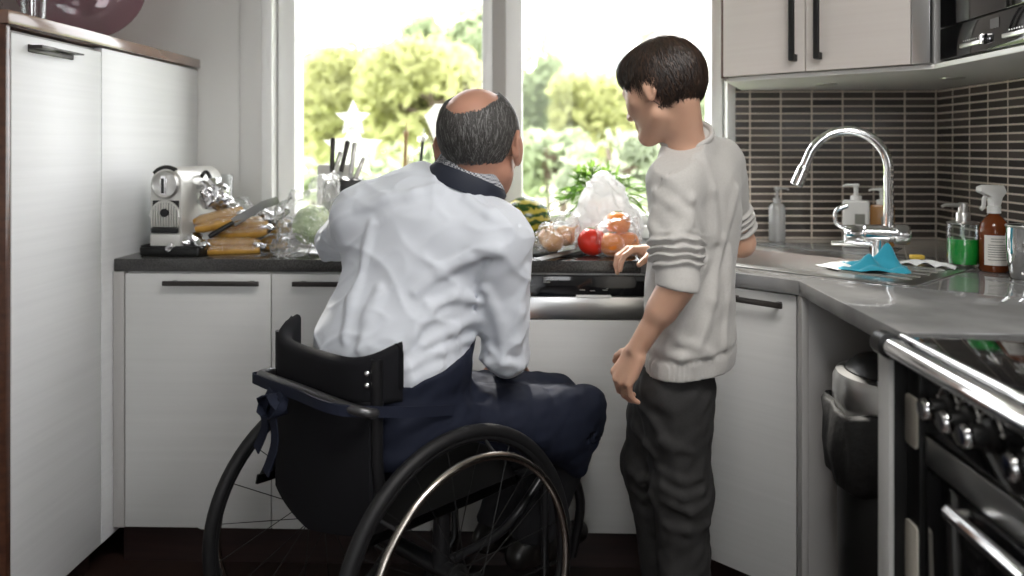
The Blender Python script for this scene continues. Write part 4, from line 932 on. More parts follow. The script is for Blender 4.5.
tree(310, 95, 24, (1.6, 1.2), 2, 'orange-tinted tree far back at the left edge of the left window', 2000)
tree(528, 110, 13, (.55, 1.3), 1, 'slim green tree at the left edge of the right window', 2200)
tree(600, 125, 12, (.75, .85), 0, 'yellow-green tree in the right window, in front of the boy\'s face', 3000)
tree(560, 95, 22, (1.6, .8), 2, 'orange-tinted tree in front of the pale building in the right window', 2400)
tree(670, 130, 13, (.8, .9), 1, 'green tree hidden behind the boy in the right window', 2400)
tree(400, 178, 8, (1.1, .35), 1, 'low green bush below the trees in the left window', 2600, 'bush', .09)
tree(545, 165, 9, (.5, .40), 1, 'low green bush in the right window, above the watermelon', 2000, 'bush', .09)
tree(615, 175, 6.5, (.45, .36), 3, 'pale blossoming bush in the right window, beside the boy', 2600, 'bush', .06)
# lamp post
lp_ = W(338, 66, 13); t = thing('lamp_post', 'white street lamp post in the left window', 'lamp post', (lp_.x, lp_.y, GZ))
m = MB(); m.tube([(lp_.x, lp_.y, GZ), (lp_.x, lp_.y, lp_.z-.12)], [.09, .075], 14); m.build('post', M['win'], t); m = MB(); m.lathe([(0, -.13), (.10, -.12), (.24, -.02), (.26, .05), (.18, .14), (0, .18)], 20, xf=T(lp_.x, lp_.y, lp_.z)); m.build('lamp_head', M['win'], t)
# pale houses and parked cars
M['house'] = mat('pale_render', (.62, .57, .56), .9); M['roof'] = mat('roof_tiles', (.5, .46, .46), .8); M['hwin'] = mat('house_window', (.25, .26, .27), .3)
def house(u0, u1, v0, d, label):
    a, b_ = W(u0, v0, d), W(u1, v0, d); t = thing('house', label, 'house', ((a.x+b_.x)/2, a.y+4, GZ), 'pale houses beyond the trees')
    m = MB(); m.box((a.x, a.y, GZ), (b_.x, a.y+8, a.z), .05); m.build('walls', M['house'], t)
    x0, x1, y0, y1, z = a.x-.3, b_.x+.3, a.y-.4, a.y+8.4, a.z; m = MB(); m.raw([(x0, y0, z), (x1, y0, z), (x1, y1, z), (x0, y1, z), (x0+1, (y0+y1)/2, z+1.5), (x1-1, (y0+y1)/2, z+1.5)], [(0, 1, 5, 4), (2, 3, 4, 5), (1, 2, 5), (3, 0, 4), (3, 2, 1, 0)]); rf = m.build('roof', M['roof'], t, 0)
    m = MB(); m.box((x0+2, (y0+y1)/2-.4, z+.8), (x0+2.7, (y0+y1)/2+.3, z+2.4), .03); m.build('chimney', M['house'], rf)
    n = max(2, int((b_.x-a.x)/2.6))
    for k in range(n):
        for zz in (a.z-2.2, a.z-5.0):
            cx = a.x+(k+.5)*(b_.x-a.x)/n; m = MB(); m.box((cx-.6, a.y-.06, zz), (cx+.6, a.y+.05, zz+1.4), .02); f = m.build('window_frame', M['win'], t); m = MB(); m.box((cx-.52, a.y-.075, zz+.08), (cx+.52, a.y-.05, zz+1.32), 0); m.build('window_glass', M['hwin'], f)
house(548, 640, 34, 42, 'pale house with grey roof in the right window, left of the boy\'s head')
house(655, 720, 30, 46, 'pale house with grey roof in the right window, behind the boy\'s head')
def car(u, v, d, col, label):
    p = W(u, v, d); p.z = GZ+.01; X = T(p.x, p.y, GZ+.01); t = thing('car', label, 'car', p, 'parked cars beyond the window'); cm = mat('car_paint', col, .2, .2, coat=.8)
    Xs = X @ Matrix.Rotation(R(90), 4, 'X')
    m = MB(); m.prism([(-2.1, .28), (2.1, .28), (2.15, .6), (2.0, .82), (1.15, .92), (.55, 1.38), (-.95, 1.42), (-1.7, .98), (-2.1, .9), (-2.15, .6)], -.85, .85, .08, xf=Xs); m.build('body', cm, t)
    m = MB(); m.prism([(1.0, .95), (.5, 1.32), (-.9, 1.35), (-1.5, .98)], -.86, .86, .03, xf=Xs); m.build('windows', M['hwin'], t)
    for sx in (-1.3, 1.3):
        for sy in (-.78, .78): m = MB(); m.cyl((p.x+sx, p.y+sy-.1, GZ+.335), (p.x+sx, p.y+sy+.1, GZ+.335), .32, n=24, bev=.04); m.build('wheel', M['black_rubber'], t)
car(516, 190, 16.5, (.18, .28, .38), 'blue car parked on the road in the right window')
car(296, 190, 18.4, (.7, .7, .7), 'white car parked on the road at the left edge of the left window')
# ================================================================== WHEELCHAIR
PH = .733; CC = Vector((-.342, 1.86, 0)); CX = Matrix.Translation(CC) @ Matrix.Rotation(-PH, 4, 'Z')
def CL(x, y, z): return CX @ Vector((x, y, z))
wc = thing('wheelchair', 'black manual wheelchair with large spoked wheels and silver hand rims, holding the seated man', 'wheelchair', CC)
M['rim_metal'] = mat('black_rim_metal', (.03, .03, .032), .35, .6)
M['handrim'] = mat('silver_handrim', (.50, .46, .42), .22, 1)
M['bar_metal'] = mat('grey_bar_metal', (.10, .10, .105), .3, .7)
M['frame_m'] = mat('dark_frame_metal', (.022, .022, .024), .3, .5)
RW = .319
def ringpts(r, x=0, n=72): return [Vector((x, r*math.cos(2*PI*k/n), r*math.sin(2*PI*k/n))) for k in range(n)]
for s in (1, -1):
    WXF = CX @ Matrix.Translation((s*.2635, 0, RW)) @ Matrix.Rotation(-s*.042, 4, 'Z') @ Matrix.Rotation(-s*.05, 4, 'Y')
    whl = MB(); whl.tube(ringpts(.293), .0105, 12, True, xf=WXF, flat=1.0); whl = whl.build('wheel', M['rim_metal'], wc)
    MB().tube(ringpts(.3045), .0145, 14, True, xf=WXF).build('tire', M['black_rubber'], whl)
    MB().tube(ringpts(.262, s*.042), .0088, 14, True, xf=WXF).build('hand_rim', M['handrim'], whl, label='silver hand rim')
    for k in range(6):
        a = 2*PI*k/6+.3; c, q = math.cos(a), math.sin(a)
        MB().tube([(0, .288*c, .288*q), (s*.042, .262*c, .262*q)], .004, 8, xf=WXF).build('rim_tab', M['rim_metal'], whl)
    m = MB(); m.cyl((-.032, 0, 0), (.032, 0, 0), .016, n=24, xf=WXF); m.cyl((-.030, 0, 0), (-.022, 0, 0), .030, n=28, bev=.003, xf=WXF); m.cyl((.022, 0, 0), (.030, 0, 0), .030, n=28, bev=.003, xf=WXF); m.cyl((s*.030, 0, 0), (s*.040, 0, 0), .012, n=16, bev=.003, xf=WXF)
    m.build('hub', M['black'], whl)
    for k in range(20):
        a = 2*PI*k/20+.13; off = .55*(1 if k % 4 < 2 else -1); x = .026*(1 if k % 2 else -1)
        MB().tube([(x, .029*math.cos(a+off), .029*math.sin(a+off)), (0, .288*math.cos(a), .288*math.sin(a))], .0011, 6, xf=WXF).build('spoke', M['black_metal'], whl)
def tube_l(name, pts, r, m_=None, n=14, par=None, smooth_n=0):
    pts = [CL(*p) for p in pts]; pts = smooth_path(pts, smooth_n) if smooth_n else pts
    return MB().tube(pts, r, n).build(name, m_ or M['frame_m'], par or wc)
tube_l('axle_tube', [(-.235, 0, RW+.004), (.235, 0, RW+.004)], .019)
for s in (1, -1):
    tube_l('frame_tube', [(s*.185, -.165, .455), (s*.185, .10, .445), (s*.185, .33, .455), (s*.178, .42, .43), (s*.160, .505, .30), (s*.12, .52, .14)], .0125, smooth_n=6)
    tube_l('axle_clamp', [(s*.185, 0, RW), (s*.185, .005, .45)], .019)
    tube_l('brace_tube', [(s*.185, .02, RW+.01), (s*.183, .20, .34), (s*.180, .36, .44)], .0105, smooth_n=5)
    bp = tube_l('back_post', [(s*.182, -.150, .45), (s*.182, -.165, .60), (s*.182, -.165, .80)], .0125)
    # castor
    cst = tube_l('castor_fork', [(s*.165, .36, .43), (s*.165, .36, .15), (s*.165, .335, .125), (s*.165, .325, .062)], .010)
    XFc = CX @ Matrix.Translation((s*.165, .325, .0605)) @ Matrix.Rotation(s*.5, 4, 'Z'); MB().lathe([(.0, -.014), (.045, -.012), (.057, -.009), (.060, 0), (.057, .009), (.045, .012), (0, .014)], 32, xf=XFc @ Matrix.Rotation(R(90), 4, 'Y')).build('castor_wheel', M['black_rubber'], cst)
    # side guard plate curving over the wheel
    m = MB(); pl = []
    for k in range(15):
        a = R(150-120*k/14); pl.append((.24*math.cos(a)*-1*-1, RW+.275*math.sin(a)))
    poly = [(y, z) for y, z in pl]+[(.205, .47), (-.205, .47)]
    Yz = Matrix(((0, 0, 1, 0), (1, 0, 0, 0), (0, 1, 0, 0), (0, 0, 0, 1)))
    m.prism(poly, s*.213-.003, s*.213+.003, .001, xf=CX @ Yz); m.build('side_guard', M['black'], wc)
m = MB(); m.box((-.10, .42, .125), (.10, .55, .137), .004, xf=CX); m.build('foot_plate', M['black'], wc)
m = MB(); m.box((-.192, -.135, .462), (.192, .30, .502), .016, xf=CX, seg=3); m.build('seat_cushion', M['black_fab'], wc)
tube_l('cross_tube', [(-.185, .30, .448), (.185, .30, .448)], .011)
# back: padded band that wraps the posts, sling below
def sheet(name, ss, prof, m_, par=None):
    "loft: list of (centre x, y, ztop, zbot, thickness, normal angle)"
    vs = []; fs = []; n = 0
    for (x, y, zt, zb, th_, ang) in ss:
        nx, ny = math.sin(ang), math.cos(ang); r = th_/2; ring = []
        for k in range(9): a = PI*k/8; ring.append((r*math.cos(a), zt-r+r*math.sin(a)))
        for k in range(9): a = PI+PI*k/8; ring.append((r*math.cos(a), zb+r+r*math.sin(a)))
        n = len(ring); vs += [CL(x+nx*o, y+ny*o, z) for o, z in ring]
    for i in range(len(ss)-1):
        for k in range(n): l = (k+1) % n; fs.append((i*n+k, i*n+l, i*n+n+l, i*n+n+k))
    fs.append(tuple(range(n-1, -1, -1))); e = (len(ss)-1)*n; fs.append(tuple(e+k for k in range(n)))
    mb = MB().raw(vs, fs); return mb.build(name, m_, par or wc, 60)
ss = []
for k in range(25):
    t_ = -1+2*k/24; x = .196*math.sin(t_*1.25)/math.sin(1.25); y = -.188+.075*abs(t_)**4; zt = .792+.040*abs(t_)**3.5-(.004 if k in (0, 24) else 0); zb = .700+.006*abs(t_)
    ss.append((x, y, zt, zb, .034 if 0 < k < 24 else .020, -t_*abs(t_)**3*1.1))
bd = sheet('back_band', ss, None, M['black_fab'])
ss = [(.178*t_, -.205+.03*t_*t_-.0, .715, .415+.03*abs(t_), .012, 0) for t_ in [-1+k/8 for k in range(17)]]
sheet('back_sling', ss, None, M['black_fab'])
for z in (.748, .772): MB().ball(CL(.172, -.181, z), .0065, 8).build('rivet', M['chrome'], bd)
for s in (1, -1): sheet('strap_loop', [(s*.197+dx, -.128+dx*.2, .815+.012*(k % 2), .735, .012, s*1.2) for k, dx in enumerate((-.012, 0, .012))], None, M['black_fab'], bd)
tube_l('push_bar', [(-.182, -.165, .695), (-.205, -.150, .697), (-.214, -.185, .700), (-.180, -.214, .707), (-.10, -.222, .712), (0, -.224, .714), (.10, -.222, .712), (.17, -.214, .708), (.195, -.190, .700), (.182, -.165, .695)], .0105, M['bar_metal'], smooth_n=7)
# ================================================================== PEOPLE
M['skin'] = mat('skin', (.42, .215, .15), .45, sss=.12, bump=((250, 250, 250), .10, .001), var=((18, 18, 18), (.48, .25, .175), .25))
M['skin2'] = mat('young_skin', (.58, .34, .235), .45, sss=.12, bump=((250, 250, 250), .06, .001), var=((18, 18, 18), (.63, .38, .27), .25))
M['eye'] = mat('eye_white', (.8, .78, .75), .15); M['iris'] = mat('iris', (.08, .04, .02), .1); M['lip'] = mat('lips', (.42, .16, .13), .4)
M['shirt'] = mat('white_cotton_shirt', (.63, .66, .72), .75, bump=((500, 500, 500), .12, .0006), sheen=.1)
M['navy'] = mat('navy_cotton', (.010, .013, .027), .8, bump=((500, 500, 500), .2, .0006), spec=.25)
M['navycol'] = mat('navy_collar', (.012, .016, .030), .7)
M['trouser'] = mat('black_trousers', (.010, .010, .013), .85, bump=((500, 500, 500), .2, .0006))
M['shoe'] = mat('black_shoe_leather', (.012, .011, .010), .35)
def checkmat():
    m = mat('fine_checked_cotton', (.6, .62, .66), .8); nt = m.node_tree; L = nt.links; b = nt.nodes['Principled BSDF']
    tc = nt.nodes.new('ShaderNodeTexCoord'); k = nt.nodes.new('ShaderNodeTexChecker'); k.inputs['Scale'].default_value = 260; k.inputs['Color1'].default_value = (.66, .67, .70, 1); k.inputs['Color2'].default_value = (.05, .055, .075, 1)
    L.new(tc.outputs['Object'], k.inputs['Vector']); L.new(k.outputs['Color'], b.inputs['Base Color']); return m
M['check'] = checkmat()
M['sweat'] = mat('heather_grey_sweatshirt', (.44, .425, .405), .9, bump=((420, 420, 420), .3, .0008), var=((220, 220, 220), (.49, .475, .455), .25), sheen=.25)
M['pants'] = mat('charcoal_trousers', (.022, .021, .021), .85, bump=((500, 500, 500), .25, .0008), var=((200, 200, 200), (.031, .030, .030), .25))
HG = [mat('dark_grey_hair', (.05, .047, .044), .5, spec=.4), mat('grey_hair', (.085, .081, .077), .5, spec=.4), mat('silver_hair', (.20, .195, .19), .5, spec=.4)]
HB = [mat('dark_brown_hair', (.014, .008, .006), .45, spec=.5), mat('brown_hair', (.034, .019, .012), .45, spec=.5), mat('chestnut_hair', (.055, .028, .016), .45, spec=.5)]

def hand(w, y, z, s, thumb, curl, spread=.10, tcurl=.3):
    """primitives of a hand: wrist w, y towards the fingers, z out of the back of the hand, thumb=+1/-1 side, curl=(joint1, joint2, joint3) per finger"""
    y = Vector(y).normalized(); z = Vector(z); z = (z-y*z.dot(y)).normalized(); x = y.cross(z)*thumb   # towards the thumb
    w = Vector(w); g = []; P = lambda a, b, c=0: w+(x*a+y*b+z*c)*s
    kn = [(.028, .088, .004), (.009, .094, .006), (-.011, .090, .004), (-.029, .080, 0)]
    for kx, ky, kz in kn: g.append((cap(P(kx*.55, .012, -.002), P(kx, ky, kz), .0135*s, .0105*s), .012*s))
    g.append((cap(P(.018, .02, -.006), P(.022, .06, -.010), .014*s, .012*s), .012*s)); g.append((cap(P(-.018, .02, -.006), P(-.022, .06, -.008), .012*s, .011*s), .012*s))
    lens = [(.040, .025, .020), (.045, .029, .021), (.041, .027, .020), (.032, .020, .018)]; pts = [w]
    for i, ((kx, ky, kz), ls) in enumerate(zip(kn, lens)):
        p = P(kx, ky, kz); a = 0; fan = (1.5-i)*spread; dirx = (y*math.cos(fan)+x*math.sin(fan)); r = [.0098, .0100, .0096, .0086][i]*s
        for j, l in enumerate(ls):
            a += curl[i][j]; d = dirx*math.cos(a)-z*math.sin(a); q = p+d*l*s; g.append((cap(p, q, r, r*.90), .003*s)); p = q; r *= .90; pts.append(p)
    p = P(.020, .022, -.006); d1 = (x*.75+y*.62-z*.25).normalized(); q = p+d1*.046*s; g.append((cap(p, q, .0145*s, .0115*s), .010*s))
    d2 = (d1*math.cos(tcurl)+(y*.9-x*.2-z*.35).normalized()*math.sin(tcurl)).normalized(); q2 = q+d2*.032*s; g.append((cap(q, q2, .0112*s, .0100*s), .003*s))
    d3 = (d2*math.cos(tcurl)+(y*.7-x*.5-z*.5).normalized()*math.sin(tcurl)).normalized(); q3 = q2+d3*.024*s; g.append((cap(q2, q3, .0100*s, .0085*s), .003*s))
    return g, pts+[q3]
def head(c, X, s, ear=0.0):
    "head primitives; X = rotation (x right, y forward, z up), origin at the middle of the skull"
    c = Vector(c); Pt = lambda x, y, z: c+X @ Vector((x, y, z))*s; X3 = X.to_3x3(); g = []
    E = lambda p, r, k=.02: g.append((ell(Pt(*p), [a*s for a in r], X3), k*s))
    C = lambda p, q, ra, rb, k=.015: g.append((cap(Pt(*p), Pt(*q), ra*s, rb*s), k*s))
    E((0, -.012, .004), (.073, .092, .084)); E((0, .030, -.012), (.064, .066, .076), .03)
    E((0, .030, -.068), (.049, .056, .050), .03)                                     # lower face
    C((.045, .008, -.080), (.011, .072, -.112), .014, .013, .03); C((-.045, .008, -.080), (-.011, .072, -.112), .014, .013, .03)
    E((0, .078, -.112), (.020, .016, .016), .02)                                     # chin
    C((.050, .052, -.030), (.030, .074, -.040), .016, .012, .025); C((-.050, .052, -.030), (-.030, .074, -.040), .016, .012, .025)   # cheekbones
    C((.036, .080, .004), (.010, .090, .003), .008, .008, .014); C((-.036, .080, .004), (-.010, .090, .003), .008, .008, .014)       # brow
    C((0, .090, -.006), (0, .110, -.046), .006, .0095, .012); E((.010, .100, -.050), (.008, .010, .007), .008); E((-.010, .100, -.050), (.008, .010, .007), .008)
    C((.020, .084, -.076), (-.020, .084, -.076), .0055, .0055, .008); C((.016, .084, -.087), (-.016, .084, -.087), .006, .006, .008)  # lips
    P0 = Pt; Pt = lambda x, y, z: P0(x, y, z-ear)
    for sd in (1, -1):                                                               # ears
        ax = Matrix.Rotation(sd*-.35, 3, 'Z'); M3 = X3 @ ax
        g.append((ell(Pt(sd*.079, -.012, -.022), (.007*s, .018*s, .029*s), M3), .006*s)); g.append((ell(Pt(sd*.077, -.006, -.045), (.006*s, .010*s, .012*s), M3), .006*s))
        g.append((cap(Pt(sd*.084, -.028, -.008), Pt(sd*.083, -.020, .008), .0045*s, .0045*s), .004*s)); g.append((cap(Pt(sd*.084, -.030, -.010), Pt(sd*.082, -.022, -.040), .0045*s, .004*s), .004*s))
    return g, P0
def eyes(Pt, X, s, par):
    for sd in (1, -1):
        e = MB(); e.ball(Pt(sd*.031, .076, -.018), .0115*s, 10); e = e.build('eye', M['eye'], par, 180)
        MB().ball(Pt(sd*.031, .0835, -.019), .0052*s, 8).build('iris', M['iris'], e, 180)
def strands(g, pts, flow, L, n, mats, par, w=.0016, lift=.004, seed=1, segs=4, name='hair_strands', follow=.002):
    """combed locks: ribbons that start at pts and follow the surface g along flow(p)"""
    rs = np.random.RandomState(seed); P = pts[rs.randint(len(pts), size=n)].astype(f32)+rs.normal(size=(n, 3)).astype(f32)*.001
    lay = rs.uniform(.0, 1, n).astype(f32); Ls = (L*rs.uniform(.6, 1.25, n)).astype(f32); path = []
    jit = rs.normal(size=(n, 3)).astype(f32)*.22
    for k in range(segs+1):
        nn = grad(g, P); d = g(P); tgt = (follow+lift*lay*(.35+.65*np.sin(PI*min(1, .25+k/segs*.8))))
        P = P+nn*(tgt-d)[:, None]; path.append((P.copy(), nn)); f = flow(P)+jit; f = f-nn*(f*nn).sum(1)[:, None]*.92; f /= np.linalg.norm(f, axis=1)[:, None]+1e-9
        P = P+f*(Ls/segs)[:, None]
    m = MB(); mi = rs.choice(len(mats), size=n, p=[.5, .3, .2] if len(mats) == 3 else None); V = []; Fc = []; MI = []
    for k in range(segs+1):
        p, nn = path[k]; q = path[min(k+1, segs)][0]-path[max(k-1, 0)][0]; sd = np.cross(q, nn); sd /= np.linalg.norm(sd, axis=1)[:, None]+1e-9; ww = w*(1-.85*k/segs)
        V.append(p-sd*ww); V.append(p+nn*ww*.5); V.append(p+sd*ww)
    V = np.stack(V, 1).reshape(-1, 3); R_ = 3*(segs+1); b = np.arange(n)*R_
    for k in range(segs):
        for a, c in ((0, 1), (1, 2)): Fc.append(np.stack([b+3*k+a, b+3*k+c, b+3*k+3+c, b+3*k+3+a], 1)); MI.append(mi)
    m.v = [tuple(x) for x in V.tolist()]; m.f = [tuple(x) for x in np.concatenate(Fc).tolist()]; m.mi = np.concatenate(MI).tolist()
    return m.build(name, mats, par, 180)
def ridge(g, us, r0=.006, k=.02, deep=0):
    "a cloth fold along surface points seen at us"
    ps = [hit(g, *u) for u in us]; ps = [p for p in ps if p is not None]; out = []
    for i in range(len(ps)-1): out.append((cap(ps[i], ps[i+1], r0*(1-.4*i/len(ps)), r0*(1-.4*(i+1)/len(ps))), k))
    return out
def groove(g, us, r=.004, k=.008):
    ps = [hit(g, *u) for u in us]; ps = [p for p in ps if p is not None]; cs = [cap(ps[i], ps[i+1], r) for i in range(len(ps)-1)]
    return cs
def carve(g, cs, k=.010):
    def h(P):
        d = g(P)
        for c in cs: d = -smin(-d, c(P), k)
        return d
    return h

# ------------------------------------------------------------------ the seated man
pel = CL(.0, -.015, .59)
hipR, hipL = CL(.085, -.02, .575), CL(-.085, -.02, .575)
kneeR, kneeL = W(572, 424, 2.06), W(552, 408, 2.17)
ankR, ankL = CL(.065, .42, .20), CL(-.065, .42, .20)
waist = W(391, 352, 1.86); chest = W(418, 272, 1.885); upper = W(432, 218, 1.89); neck = W(466, 186, 1.88); hc = W(480, 135, 1.88)
shR, shL = W(501, 243, 1.80), W(362, 216, 1.93); elR = W(507, 352, 1.86); wrR = W(507, 362, 2.10); elL = W(336, 243, 2.24); wrL = W(392, 236, 2.44)
lat = (shR-shL).normalized(); up = (neck-waist).normalized(); fw = up.cross(lat).normalized(); lat2 = fw.cross(up).normalized()
TM = Matrix((lat2, fw, up)).transposed()          # x right, y forward, z up along the spine
if fw.y < 0: print('WARN fw', fw)
def torso_prims(o=0.0):
    g = [(ell(pel, (.175+o, .135+o, .12+o), Matrix.Rotation(-PH, 3, 'Z')), .06), (ell(waist, (.186+o, .145+o, .16+o), TM), .06), (ell(chest, (.175+o, .135+o, .17+o), TM), .07), (ell(upper+fw*.0, (.165+o, .105+o, .10+o), TM), .06),
         (cap(shL+lat2*.02, shR-lat2*.02, .075+o, .075+o), .06), (cap(neck-up*.03, neck-lat2*.09-up*.05, .058+o, .06+o), .05), (cap(neck-up*.03, neck+lat2*.08-up*.055, .058+o, .06+o), .05)]
    return g
def arm_prims(o=0.0):
    return [(cap(shR, elR, .060+o, .050+o), .05), (cap(elR, wrR, .048+o, .036+o), .02), (cap(shL, elL, .060+o, .048+o), .05), (cap(elL, wrL, .045+o, .034+o), .02)]
hX = (Matrix.Rotation(R(-14), 3, 'Z') @ Matrix.Rotation(R(-12), 3, 'X') @ Matrix.Rotation(R(-4), 3, 'Y')).to_4x4()
hs = 1.17
hg, Pm = head(hc, hX, hs, .012)
gR, pR = hand(wrR, Vector((.15, .9, -.35)), (0, -.2, 1), 1.0, -1, [(.3, .35, .2)]*4)
gL, pL = hand(wrL, Vector((.9, .35, -.06)), (0, 0, 1), 1.0, 1, [(.15, .3, .2), (.18, .3, .2), (.2, .32, .2), (.22, .35, .2)])
bodyg = union(torso_prims(-.016)+arm_prims(-.013)+[(cap(neck-up*.05, hc+hX @ Vector((0, -.02, -.06)), .058, .055), .025)]+hg+[(cap(hipR, kneeR, .075, .052), .03), (cap(hipL, kneeL, .075, .052), .03), (cap(kneeR, ankR, .050, .034), .02), (cap(kneeL, ankL, .050, .034), .02)]+gR+gL, .03)
allp = [pel, waist, chest, neck, hc+Vector((0, 0, .12)), shR, shL, elR, elL, wrL, wrR, kneeR, kneeL, ankR, ankL]+pR+pL
man, V_, Q_ = blob('person', bodyg, *bounds(allp, .15), .0042, M['skin'])
tag(man, 'balding grey-haired man in white shirt and navy apron, seated in the wheelchair', 'person')
eyes(Pm, hX, hs, man)
# shirt
sg = union(torso_prims(0)+arm_prims(0), .04)
rid = []
for us in [[(497, 250), (470, 258), (440, 272), (415, 292)], [(478, 300), (455, 296), (430, 305)], [(476, 318), (450, 330), (425, 345)], [(470, 338), (440, 352), (405, 368)], [(472, 350), (440, 366), (410, 380)], [(372, 225), (364, 262), (354, 300), (345, 340)],
           [(430, 310), (412, 335), (392, 355)], [(440, 190), (415, 195), (385, 200), (360, 208)], [(468, 200), (490, 215), (508, 228)], [(380, 290), (370, 320), (360, 350)], [(487, 290), (500, 320), (503, 350)], [(526, 270), (520, 310), (515, 350)], [(492, 350), (505, 362), (522, 366)], [(490, 362), (505, 372), (520, 374)], [(325, 232), (322, 245), (325, 258)]]:
    rid += ridge(sg, us, .0055, .020)
seam = groove(sg, [(518, 226), (500, 243), (486, 262), (477, 285), (474, 310)], .0045)
wv1, wv2 = wave(5, .16), wave(6, .055); cr1, cr2 = crease(31, .17), crease(32, .085)
base_s = carve(union([sg]+rid, .02), seam, .006)
def shirt(P):
    d = base_s(P); return d-.004*wv1(P)-.001*wv2(P)-.0045*cr1(P)-.0025*cr2(P)
cuffL = wrL+(elL-wrL).normalized()*.03; cuffR = wrR+(elR-wrR).normalized()*.03
shirtg = cut(shirt, [(pel+Vector((0, 0, -.03)), (0, 0, -1)), (neck+up*.012, up+lat2*.05)], .006)
def shirtg2(P):
    d = shirtg(P); a = A3(cuffL); n = A3((wrL-elL).normalized()); m1 = np.linalg.norm(P-a, axis=1) < .09; d = np.where(m1, np.maximum(d, (P-a)@n), d)
    a = A3(cuffR); n = A3((wrR-elR).normalized()); m1 = np.linalg.norm(P-a, axis=1) < .09; return np.where(m1, np.maximum(d, (P-a)@n), d)
blob('shirt', shirtg2, *bounds([pel, waist, chest, neck, shR, shL, elR, elL, wrL, wrR], .24), .0042, M['shirt'], man)
# collar: navy outside, fine check inside
def collar(name, r0, r1, z0, z1, m_, th_, tilt, par, a0=0, a1=2*PI):
    vs = []; fs = []; n = 56; c = neck+up*.002; nf = (hc-neck).normalized(); ax = (up*.55+nf*.45).normalized(); ex = (lat2-ax*lat2.dot(ax)).normalized(); ey = ax.cross(ex); prof = [(r0, z0), (r0+.004, (z0+z1)/2), (r1, z1), (r1-th_, z1+.001), (r0-th_, (z0+z1)/2), (r0-th_, z0)]
    for r_, z in prof:
        for k in range(n):
            a = 2*PI*k/n; back = .5-.5*math.sin(a); vs.append(c+ex*math.cos(a)*r_*1.06+ey*math.sin(a)*r_*1.0+ax*(z*(.55+.65*back)+tilt*back))
    for i in range(len(prof)):
        j = (i+1) % len(prof)
        for k in range(n): l = (k+1) % n; fs.append((i*n+k, i*n+l, j*n+l, j*n+k))
    return MB().raw(vs, fs).build(name, m_, par, 50)
collar('collar', .087, .079, -.012, .034, M['navycol'], .004, .0, man)
collar('undershirt_collar', .080, .074, -.012, .062, M['check'], .003, .0, man)
# hair: a horseshoe of short grey hair round a bald crown
Xi = np.array(hX.to_3x3(), f32); hc_ = A3(hc)
def hloc(P): return ((P-hc_)@Xi)/hs
crown = A3(Vector((0, -.78, 1)).normalized()); crown2 = A3(Vector((0, .35, 1)).normalized())
def manhair(P):
    q = hloc(P); d = ell(hc+hX @ Vector((0, -.012, .004))*hs, (.073*hs+.0035, .092*hs+.004, .084*hs+.003), hX)(P)
    n = q/(np.linalg.norm(q, axis=1)[:, None]+1e-9); n2 = q*np.array([1.4, 1, 1], f32); n2 /= np.linalg.norm(n2, axis=1)[:, None]+1e-9; bald = np.maximum((n2@crown)-math.cos(R(43)), (n2@crown2)-math.cos(R(44)))+.02*np.sin(q[:, 0]*150)*np.sin(q[:, 1]*90)
    d = np.maximum(d, bald*.10); d = np.maximum(d, (-(q[:, 2])-.090-np.minimum(0, q[:, 1]+.05)*.15)*hs)
    face = np.minimum(q[:, 1]-.030, .02-q[:, 2]-(-.07)); d = np.maximum(d, (q[:, 1]-(.034+.25*np.maximum(q[:, 2], 0)))*hs)
    ear = np.sqrt((np.maximum(np.abs(q[:, 1]+.008)-.010, 0))**2+(np.maximum(np.abs(q[:, 2]+.040)-.026, 0))**2)-.010
    return -smin(-d, ear*hs, .004)
ho, HV, _ = blob('hair', manhair, *bounds([hc], .17), .0035, HG[1], man, label='short grey hair around a bald crown')
def flow_m(P):
    q = hloc(P); f = np.stack([np.sign(q[:, 0])*.15, -.15+0*q[:, 0], -1+0*q[:, 0]], 1); f[:, 1] -= .6*(q[:, 1] > -.02); return (f@Xi.T).astype(f32)
capm = ell(hc+hX @ Vector((0, -.012, .004))*hs, (.073*hs+.0025, .092*hs+.003, .084*hs+.002), hX)
ql = hloc(HV.astype(f32)); outer = HV[(np.abs(capm(HV.astype(f32))) < .006) & (ql[:, 2] > -.080)]
strands(capm, outer, flow_m, .032, 9000, HG, man, .0009, .004, 2)
# apron, trousers, shoes
thigh = [(ell(pel+Vector((0, 0, -.03)), (.180, .145, .100), Matrix.Rotation(-PH, 3, 'Z')), .05), (cap(hipR, kneeR, .090, .066), .05), (cap(hipL, kneeL, .090, .066), .05)]
tg = union(thigh+[(cap(kneeR, ankR, .072, .056), .03), (cap(kneeL, ankL, .072, .056), .03)], .03)
trg = cut(displaced(tg, [(.003, .12), (.0015, .04)]), [((0, 0, ankR.z+.01), (0, 0, -1))], .004)
blob('trousers', trg, *bounds([pel, hipR, hipL, kneeR, kneeL, ankR, ankL], .22), .006, M['trouser'], man)
lapf = (kneeR-hipR).normalized(); side = Vector((lapf.y, -lapf.x, 0)).normalized()
ft = kneeR+lapf*.055+side*.02
flap = []
pA, pB = W(592, 400, 2.04), W(577, 466, 2.04); pC, pD = W(560, 398, 2.20), W(566, 446, 2.15)
for a, b_ in ((kneeR+Vector((.035, 0, .045)), pA), (pA, pB), (pB, W(548, 446, 1.98)), (W(548, 446, 1.98), W(540, 405, 1.95)), (W(560, 440, 1.99), W(575, 410, 2.02)), (W(568, 452, 2.01), W(584, 404, 2.03)), (W(556, 430, 1.985), W(566, 400, 2.0))): flap.append((cap(a, b_, .016), .05))
apA, apB = W(393, 391, 1.70), W(476, 343, 1.84); adv = (apB-apA); asl = adv.z/math.hypot(adv.x, adv.y); adv.z = 0; adv.normalize()
apt = cut(union(torso_prims(.009), .04), [(apA, Vector((-adv.x*asl, -adv.y*asl, 1)))], .004)
